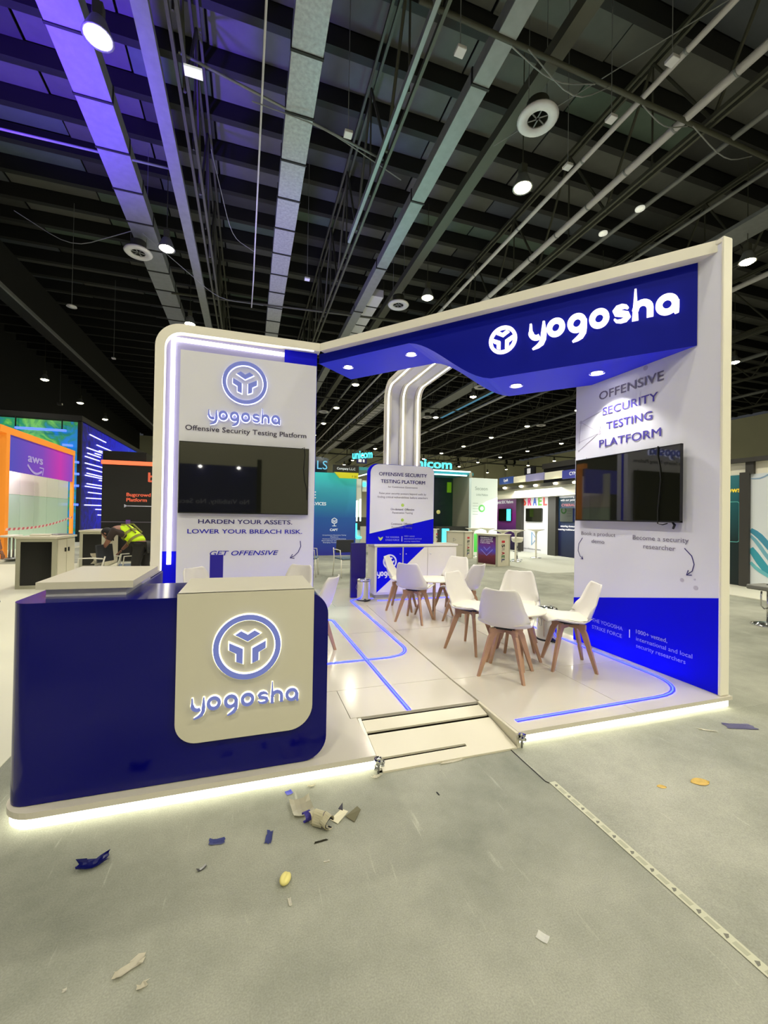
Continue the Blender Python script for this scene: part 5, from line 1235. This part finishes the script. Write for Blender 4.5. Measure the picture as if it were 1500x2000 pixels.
# demo counters
def dcounter(lb,K,e1,l1,l2,h,left,words=True):
    K=Vector((K[0],K[1],0)); e1=Vector((*e1,0)).normalized(); e2=Vector((e1.y,-e1.x,0))
    t=thing('demo_counter',lb,'counter',tuple(K+e1*l1/2+e2*l2/2))
    Fl=Frame(K+e1*l1,tuple(-e1)); Fr=Frame(K,tuple(e2))
    put('carcass',polyme(Frame((0,0,0),(1,0,0),(0,1,0)),[[ (p.x,p.y) for p in (K,K+e2*l2,K+e2*l2+e1*l1,K+e1*l1)]],.0,h-.03),M['cabinet'],t)
    put('counter_top',polyme(Frame((0,0,0),(1,0,0),(0,1,0)),[[ (p.x,p.y) for p in (K-e1*.03-e2*.03,K+e2*(l2+.03)-e1*.03,K+e2*(l2+.03)+e1*(l1+.03),K+e1*(l1+.03)-e2*.03)]],h-.03,h),M['white'],t)
    for F,l in ((Fl,l1),(Fr,l2)):
        for L in ([(0,0),(.04,0),(.04,h-.03),(0,h-.03)],[(l-.04,0),(l,0),(l,h-.03),(l-.04,h-.03)]): poly('counter_frame',M['cabframe'],F,[L],0,.012,t)
    if words:
        xx=l2*.62
        for i,ch in enumerate('ISRAEL'):
            text(ch,Frame(Fr.p(xx,h*.80-i*h*.115,0),tuple(-Fr.u),tuple(Fr.x)) ,0,-.16,.15,mat('counter_letter_'+ch,((200,50,60),(30,30,40),(180,170,160),(170,40,60),(50,110,60),(30,40,110))[i],.5),t,width=.07 if i==0 else .095,bold=.04)
    if left=='poster':
        pm_=gradmat('violet_red_poster',((0,(70,16,24)),(.3,(110,40,60)),(.5,(80,70,190)),(.75,(110,40,130)),(1,(26,10,50))),2,.05,h-.08,.4,.08,.25,4)
        put('poster',polyme(Fl,[[(.05,.06),(l1-.05,.06),(l1-.05,h-.07),(.05,h-.07)]],.0,.008),pm_,t)
        for i,s in enumerate(('PIONEERING THE','AUTONOMOUS','SECURITY OPERATIONS','CENTER')): text(s,Fl,l1*.18,h*.86-i*.055,.035,WG,t,width=l1*(.62,.6,.64,.5)[i],off=.009)
        put('poster_chevron',ribbonme(Fl,[([(l1*.2,h*.5),(l1*.5,h*.32),(l1*.8,h*.52)],False),([(l1*.35,h*.58),(l1*.5,h*.48),(l1*.68,h*.6)],False)],.03,.008,.011,1),mat('lavender_print',(140,130,230),.5),t)
    elif left:
        put('play_mark',ribbonme(Fl,[([(l1*.4,h*.62),(l1*.4,h*.74),(l1*.55,h*.68)],True)],.012,0,.006,1),M['inkgrey'],t); poly('drawer_line',M['inkgrey'],Fl,[[(.08,h*.5),(l1-.08,h*.5),(l1-.08,h*.508),(.08,h*.508)]],0,.004,t)
    return t
E1=(-.30,.95)
dcounter('white counter with violet poster front and coloured vertical letters',(7.31,11.24),E1,.80,.62,1.0,'poster')
dcounter('plain grey fronted counter with coloured vertical letters, left of the poster counter',(7.42,13.5),(-.45,.89),.80,.55,1.0,'plain')
q=at(846,1078,'z',0); dcounter('white counter end with coloured vertical letters, half hidden behind the cabinet',(q.x,q.y),E1,.8,.5,1.0,None)
# tall trumpet tables
def tall(x,y,lb):
    t=thing('tall_table',lb,'table',(x,y,0),0,'tall white trumpet tables'); lathe('tabletop',M['white'],[(0,1.00),(.06,1.0),(.18,1.05),(.31,1.085),(.32,1.10),(0,1.105)],(x,y,0),t,28); lathe('pole',M['white'],[(.035,.03),(.03,.9),(.06,1.01)],(x,y,0),t,14); lathe('foot',M['chrome'],[(0,.03),(.05,.05),(.2,.02),(.21,0),(0,0)],(x,y,0),t,24)
tall(10.5,13.5,'tall white trumpet table standing alone before the white panel')
for u,v,zc,lb in ((925,1027.5,16.2,'tall white trumpet table behind the grey fronted counter'),(953,1027.5,16.8,'tall white trumpet table second from the left behind the counters'),(983,1030.5,14.2,'tall white trumpet table just behind the poster counter'),(1008,1030.5,14.6,'tall white trumpet table right of the poster counter')):
    x_=(u-750)/FPX*zc; tall(x_*.952+zc*.307,-x_*.307+zc*.952,lb)
def shellstool(x,y,lb,s=1):
    t=thing('bar_stool',lb,'stool',(x,y,0)); lathe('seat',M['white'],[(0,0),(.15,.02),(.2,.08),(.21,.2),(.2,.2),(.18,.09),(0,.05)],(x,y,.62),t,20); tube('column',M['chrome'],[(x,y,.62),(x,y,.04)],.028,t,10); lathe('foot',M['chrome'],[(0,.05),(.06,.04),(.2,.015),(.2,0),(0,0)],(x,y,0),t,24)
    pts=[(x+.14*math.cos(a),y+.14*math.sin(a),.3) for a in [2*PI*i/16 for i in range(16)]]; tube('foot_ring',M['chrome'],pts,.01,t,6,closed=True)
shellstool(9.3,13.0,'white shell bar stool right of the poster counter')
# right edge booths
XR2=10.95
RB=thing('booth','booth cut by the right edge, dark teal panel, black posts and blue wave print','booth',(11,6.5,0))
ry=lambda u,v=1000: at(u,v,'x',XR2).y
zt=at(1440,928,'x',XR2).z; zb0=0
NT=gradmat('teal_to_black_panel',((0,(10,26,26)),(.4,(8,36,38)),(.75,(20,90,96)),(1,(50,120,130))),2,0,zt,.5,.08)
box('teal_panel',NT,XR2,XR2+.08,ry(1447),ry(1380),0.02,zt,RB)
box('black_post',M['darkframe'],XR2-.06,XR2+.1,ry(1466),ry(1447),0,at(1450,925,'x',XR2).z+.02,RB)
WV=mat('pale_wave_panel',(226,232,236),.4)
box('wave_panel',WV,XR2,XR2+.08,ry(1600),ry(1466),0.02,zt,RB)
box('top_beam',M['darkframe'],XR2-.1,XR2+.1,ry(1600),ry(1380),at(1430,906,'x',XR2).z,at(1430,898,'x',XR2).z,RB)
box('beam_stub',M['darkframe'],XR2-.05,XR2+.06,ry(1474),ry(1458),zt,at(1430,904,'x',XR2).z,RB)
box('cream_header',M['cream'],XR2+.02,XR2+.06,ry(1600),ry(1380),zt,at(1430,905,'x',XR2).z,RB)
FR=Frame((XR2,0,0),(0,-1,0))
q=at(1447,961,'x',XR2); text('workflows',FR,-q.y,q.z,.13,mat('yellow_print',(240,210,60),.5,emit=(240,210,60),es=.3),RB,align='R',bold=.03)
a=at(1446,980,'x',XR2); b=at(1446,1059,'x',XR2)
put('outline_box',ribbonme(FR,[(fillet([(-a.y-1.2,a.z),(-a.y-.02,a.z),(-a.y-.02,b.z),(-a.y-1.2,b.z)],.06,5),False)],.015,0,.005,1),mat('mint_print',(110,200,190),.5),RB)
for k,(v0,v1,c,wd) in enumerate(((1035,1070,(70,150,180),.13),(1050,1090,(120,180,200),.08),(1075,1115,(60,160,180),.16),(935,925,(140,170,200),.03),(1095,1130,(110,190,200),.08))):
    a=at(1466,v0,'x',XR2); b=at(1500,v1,'x',XR2); dy=(a.y-b.y)
    put('wave_print',ribbonme(FR,[([(-a.y+dy*i/8*2.2, a.z+(b.z-a.z)*i/8*2.0+.05*math.sin(i*.8+k)) for i in range(9)],False,lambda t: .4+.6*math.sin(PI*min(1,t+.2)))],wd,.0,.003+.001*k,1),mat('wave_ink_%d'%k,c,.5),RB)
shl=thing('bar_stool','chrome bar stool with grey seat at the right edge','stool',(7.05,3.98,0))
q=at(1497,1222,'z',0); x,y=q.x+.05,q.y
lathe('foot',M['chrome'],[(0,.05),(.06,.045),(.2,.02),(.21,0),(0,0)],(x,y,0),shl,28); tube('column',M['chrome'],[(x,y,.03),(x,y,.60)],.027,shl,12)
zs=at(1497,1150,'y',y).z
put('seat',boxme(x-.2,x+.2,y-.18,y+.18,zs-.02,zs+.05,.02,3),mat('grey_seat_pad',(120,120,112),.5),shl)
tube('foot_rest',M['chrome'],[(x-.16,y,zs-.03),(x-.17,y,zs-.1),(x-.17,y,.30),(x-.1,y,.25),(x,y,.25)],.011,shl,8)

NB_=thing('booth','navy booth behind the viewer, seen mirrored in the left television','booth',(-1,-4,0))
box('navy_wall',mat('deep_navy_booth_wall',(10,20,110),.5),-3.2,.25,-4.1,-4.0,0,3.15,NB_)
box('dark_post',M['black'],.25,.40,-4.1,-3.9,0,3.4,NB_)
text('No Visibility, No Security',Frame((0,-4.0,0),(-1,0,0)),.0,1.84,.16,M['inkwhite'],NB_,width=2.6)
for x in (-1.55,-.35):
    lathe('spot_lens',M['spot'],[(0,-.05),(.05,-.03),(.06,.02),(0,.05)],(x,-3.7,3.05),NB_,12); tube('spot_arm',M['black'],[(x,-3.7,3.08),(x,-4.0,3.13)],.012,NB_,6)
# ------------------------------------------------------------ floor litter and tape
def sheet(name,lb,cat,x,y,w,d,rot,material,curl=.01,n=5,z=0.0,group=None,jag=.0,th=.0015):
    bm=bmesh.new(); V=[]
    for i in range(n+1):
        r_=[]
        for j in range(n+1):
            a=(i/n-.5)*w; b=(j/n-.5)*d; e=(i in (0,n)) or (j in (0,n))
            if e: a+=random.uniform(-jag,jag)*w; b+=random.uniform(-jag,jag)*d
            h=curl*((i/n-.5)**2*4*random.uniform(.6,1)+(j/n-.5)**2*2)+.002
            r_.append(bm.verts.new((a,b,h)))
        V.append(r_)
    for i in range(n):
        for j in range(n): bm.faces.new((V[i][j],V[i+1][j],V[i+1][j+1],V[i][j+1]))
    bmesh.ops.solidify(bm,geom=bm.faces[:],thickness=th)
    mz=min(v.co.z for v in bm.verts)
    for v in bm.verts: v.co.z-=mz
    bmesh.ops.transform(bm,matrix=Matrix.Translation((x,y,z+(.0026 if x>1.7 else .0005)))@Matrix.Rotation(rot,4,'Z'),verts=bm.verts)
    o=put(name,bmme(bm),material); tag(o,lb,cat,group); return o
BV=mat('crumpled_navy_vinyl',(14,20,110),.3,noise=.5,nscale=30); SV=mat('slate_blue_vinyl',(84,92,156),.4); LF=mat('dry_yellow_leaf',(196,164,84),.6,noise=.25,nscale=40)
sheet('vinyl_scrap','curled glossy navy vinyl scrap on the floor, lower left','scrap',-.60,2.07,.105,.055,.15,BV,.028,6,jag=.12)
sheet('vinyl_scrap','flat slate blue vinyl strip left of the crumpled roll','scrap',-.11,2.06,.065,.035,-.15,SV,.006,4,jag=.08)
sheet('vinyl_scrap','small upright slate blue vinyl tab just left of the crumpled roll','scrap',.12,2.02,.03,.08,-.2,SV,.006,4,jag=.1)
sheet('vinyl_scrap','round blue vinyl dot close to the platform edge','scrap',.235,2.315,.035,.035,.3,mat('bright_blue_vinyl',(70,80,220),.4),.003,3)
sheet('vinyl_scrap','flat grey violet vinyl patch on the floor right of the stand','scrap',3.45,2.13,.20,.08,-.35,mat('grey_violet_vinyl',(112,108,150),.3),.004,6,jag=.05)
sheet('board_piece','cream square board offcut propped by the crumpled roll','board',.285,2.17,.105,.13,.1,M['deskwhite'],.02,4)
sheet('paper_scrap','small white square paper on the floor, lower right of centre','paper',1.03,1.26,.034,.04,.6,mat('bright_white_paper',(240,240,232),.6),.004,3)
sheet('paper_scrap','torn beige peel of paper at the lower left','paper',-.35,1.57,.085,.03,.5,M['cushion'],.012,5,jag=.2)
sheet('paper_scrap','tiny beige crumbs of paper beside the torn peel','paper',-.29,1.50,.03,.02,.2,M['cushion'],.01,3,jag=.3)
sheet('paper_scrap','tiny white fleck left of the torn peel','paper',-.52,1.56,.012,.012,.2,M['white'],.002,2)
sheet('paper_scrap','small grey curl below the slate blue strip','paper',-.16,1.92,.04,.015,.5,M['steel'],.01,3)
sheet('paper_scrap','tiny white sliver right of the yellow nut','paper',.35,1.81,.025,.008,.0,M['white'],.002,2)
sheet('paper_scrap','small white sliver below the yellow nut','paper',.18,1.66,.012,.035,.1,M['white'],.004,2)
sheet('tape_strip','short dark strip lying just below the crumpled roll','tape',.345,1.93,.06,.012,.08,mat('dark_olive_tape',(60,58,40),.7),.001,4,jag=.08)
sheet('tape_strip','tiny dark sliver on the floor below the ramp','tape',1.005,2.08,.008,.03,.1,M['black'],.001,2)
sheet('paper_scrap','curled cream paper strip along the foot of the ramp','paper',1.22,2.325,.15,.018,.05,M['cream'],.006,6,jag=.1)
sheet('paper_scrap','white crumpled film bits by the left foot of the ramp','paper',.73,2.31,.05,.02,.1,M['white'],.01,6,jag=.3)
sheet('paper_scrap','small white film bit on the light strip right of the blue dot','paper',.36,2.335,.04,.012,.1,M['white'],.008,6,jag=.3)
sheet('paper_scrap','pale film shred on the floor near the grey violet patch','paper',3.15,2.16,.1,.02,-.6,M['white'],.006,4,jag=.3)
# leaves
def leaf(lb,x,y,s,rot):
    F=Frame((0,0,0),(1,0,0),(0,1,0)); L=[]; bm=bmesh.new(); n=8; top=[];bot=[];mid=[]
    for i in range(n+1):
        u=i/n; w=math.sin(PI*u)**.8*.26; mid.append(bm.verts.new((u-.5,0,.06+.10*(u-.5)**2))); top.append(bm.verts.new((u-.5,w,.16*w+.12+.1*(u-.5)**2))); bot.append(bm.verts.new((u-.5,-w,.10*w+.05)))
    for i in range(n): bm.faces.new((mid[i],mid[i+1],top[i+1],top[i])); bm.faces.new((bot[i],bot[i+1],mid[i+1],mid[i]))
    bmesh.ops.remove_doubles(bm,verts=bm.verts,dist=.001); bmesh.ops.solidify(bm,geom=bm.faces[:],thickness=.012)
    mz=min(v.co.z for v in bm.verts)
    for v in bm.verts: v.co.z-=mz
    bmesh.ops.transform(bm,matrix=Matrix.Translation((x,y,.0025))@Matrix.Rotation(rot,4,'Z')@Matrix.Scale(s,4),verts=bm.verts); tag(put('dry_leaf',bmme(bm),LF),lb,'leaf')
leaf('larger dry yellow leaf on the floor at the right',2.49,1.735,.105,-.35); leaf('smaller dry yellow leaf left of the larger one',2.24,1.77,.05,-.5)
# crumpled vinyl roll
cr_=thing('crumpled_vinyl','crumpled coil of white and violet vinyl beside the cream board offcut','scrap',(.36,2.03,0))
VV=mat('violet_vinyl',(84,76,170),.35); VW=mat('white_vinyl_back',(222,216,186),.4); VK=mat('vinyl_painted_shade',(22,16,44),.4)  # last colour carries the shade on the coil's dark side
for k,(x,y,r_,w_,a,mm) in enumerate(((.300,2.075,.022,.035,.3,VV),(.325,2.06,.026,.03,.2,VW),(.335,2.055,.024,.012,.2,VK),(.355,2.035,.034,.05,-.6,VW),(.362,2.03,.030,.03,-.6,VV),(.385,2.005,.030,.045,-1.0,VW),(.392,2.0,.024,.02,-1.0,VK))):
    bm=bmesh.new(); n=18; A1=[];B1=[]
    for i in range(n):
        q=2*PI*i/n*.86; rr=r_*(1+.12*math.sin(3*q+k)); A1.append(bm.verts.new((-w_/2,rr*math.cos(q),rr*math.sin(q)))); B1.append(bm.verts.new((w_/2,rr*math.cos(q+.15),rr*math.sin(q+.15))))
    for i in range(n-1): bm.faces.new((A1[i],A1[i+1],B1[i+1],B1[i]))
    bmesh.ops.solidify(bm,geom=bm.faces[:],thickness=.002); mz=min(v.co.z for v in bm.verts)
    bmesh.ops.transform(bm,matrix=Matrix.Translation((x,y,-mz+.0))@Matrix.Rotation(a,4,'Z'),verts=bm.verts); put('vinyl_curl',bmme(bm),mm,cr_)
put('vinyl_flap',mesh([(.41,2.05,.002),(.47,2.07,.03),(.50,2.05,.025),(.44,2.01,.004),(.41,2.05,.004),(.47,2.07,.032),(.50,2.05,.027),(.44,2.01,.006)],[(0,3,2,1),(4,5,6,7),(0,1,5,4),(1,2,6,5),(2,3,7,6),(3,0,4,7)]),VW,cr_)
put('vinyl_flap',mesh([(.455,2.075,.03),(.48,2.09,.045),(.475,2.06,.028),(.455,2.075,.033),(.48,2.09,.048),(.475,2.06,.031)],[(0,2,1),(3,4,5),(0,1,4,3),(1,2,5,4),(2,0,3,5)]),VK,cr_)
put('vinyl_flap',mesh([(.485,2.045,.006),(.55,2.065,.03),(.565,2.05,.02),(.52,2.0,.002),(.485,2.045,.009),(.55,2.065,.033),(.565,2.05,.023),(.52,2.0,.005)],[(0,3,2,1),(4,5,6,7),(0,1,5,4),(1,2,6,5),(2,3,7,6),(3,0,4,7)]),mat('olive_underside_vinyl',(104,100,74),.5),cr_)
# yellow nut
bm=bmesh.new(); bmesh.ops.create_icosphere(bm,subdivisions=3,radius=1)
for v in bm.verts:
    g_=1-.35*math.exp(-(v.co.x/.22)**2)*max(0,v.co.z); v.co=Vector((v.co.x*.022*g_,v.co.y*.03*g_,v.co.z*.018*g_))
bmesh.ops.transform(bm,matrix=Matrix.Translation((.17,1.755,.018))@Matrix.Rotation(-.5,4,'Z'),verts=bm.verts)
tag(put('foam_lump',bmme(bm,True),mat('pale_yellow_foam',(226,214,130),.6)),'pale yellow rounded foam lump on the floor at the bottom middle','lump')
# tape with printed marks running to the right bottom corner
tp=thing('floor_tape','pale printed adhesive tape stuck along the floor seam to the lower right','tape',(1.675,1.4,0))
PT=mat('pale_floor_tape',(190,190,164),.5,noise=.08,nscale=60)
box('tape_band',PT,1.655,1.695,-.6,1.985,.002,.0032,tp)
TM=mat('faded_grey_tape_print',(112,112,98),.6); TL=mat('faint_tape_print',(166,166,142),.6)
for i in range(26):
    y=1.955-i*.098
    put('tape_mark',mesh([(1.662,y-.012,.0038),(1.676,y-.012,.0038),(1.688,y-.002,.0038),(1.672,y+.006,.0038)],[(0,1,2,3)]),TM,tp)
    box('tape_caption',TL,1.665,1.685,y-.075,y-.028,.0032,.0036,tp)
# raised sheet of floor covering beside the ramp with a dark edge
put_=prism if False else None
fc_=poly('floor_sheet',M['floor'],Frame((0,0,0),(1,0,0),(0,1,0)),[[(1.648,2.34),(1.645,2.0),(1.655,1.985),(1.68,1.985),(1.68,-8),(14,-8),(14,2.34)]],.0,.002,None); tag(fc_,'thin floor covering sheet with a dark lifted edge right of the ramp','flooring')
de=tube('sheet_edge',M['black'],[(1.644,2.34,.002),(1.641,2.0,.002),(1.652,1.983,.002)],.003,None,5); tag(de,'dark lifted edge line of the floor sheet running down from the ramp','edge')
cp_=box('carpet',mat('pale_booth_carpet',(176,178,166),.85,noise=.06,nscale=20),7.9,14,9.6,21,0,.006); tag(cp_,'pale grey carpet laid under the pavilion and counters','carpet')
cp2=box('carpet',mat('white_booth_boards',(214,212,194),.6),9.4,14,3,7.6,0,.02); tag(cp2,'white raised floor of the right edge booth','flooring')
cp3=box('carpet',mat('pale_left_floor',(220,218,196),.6),-9,-1.35,2.0,14.2,0,.004); tag(cp3,'pale bright floor area beyond the counter at the left','flooring')
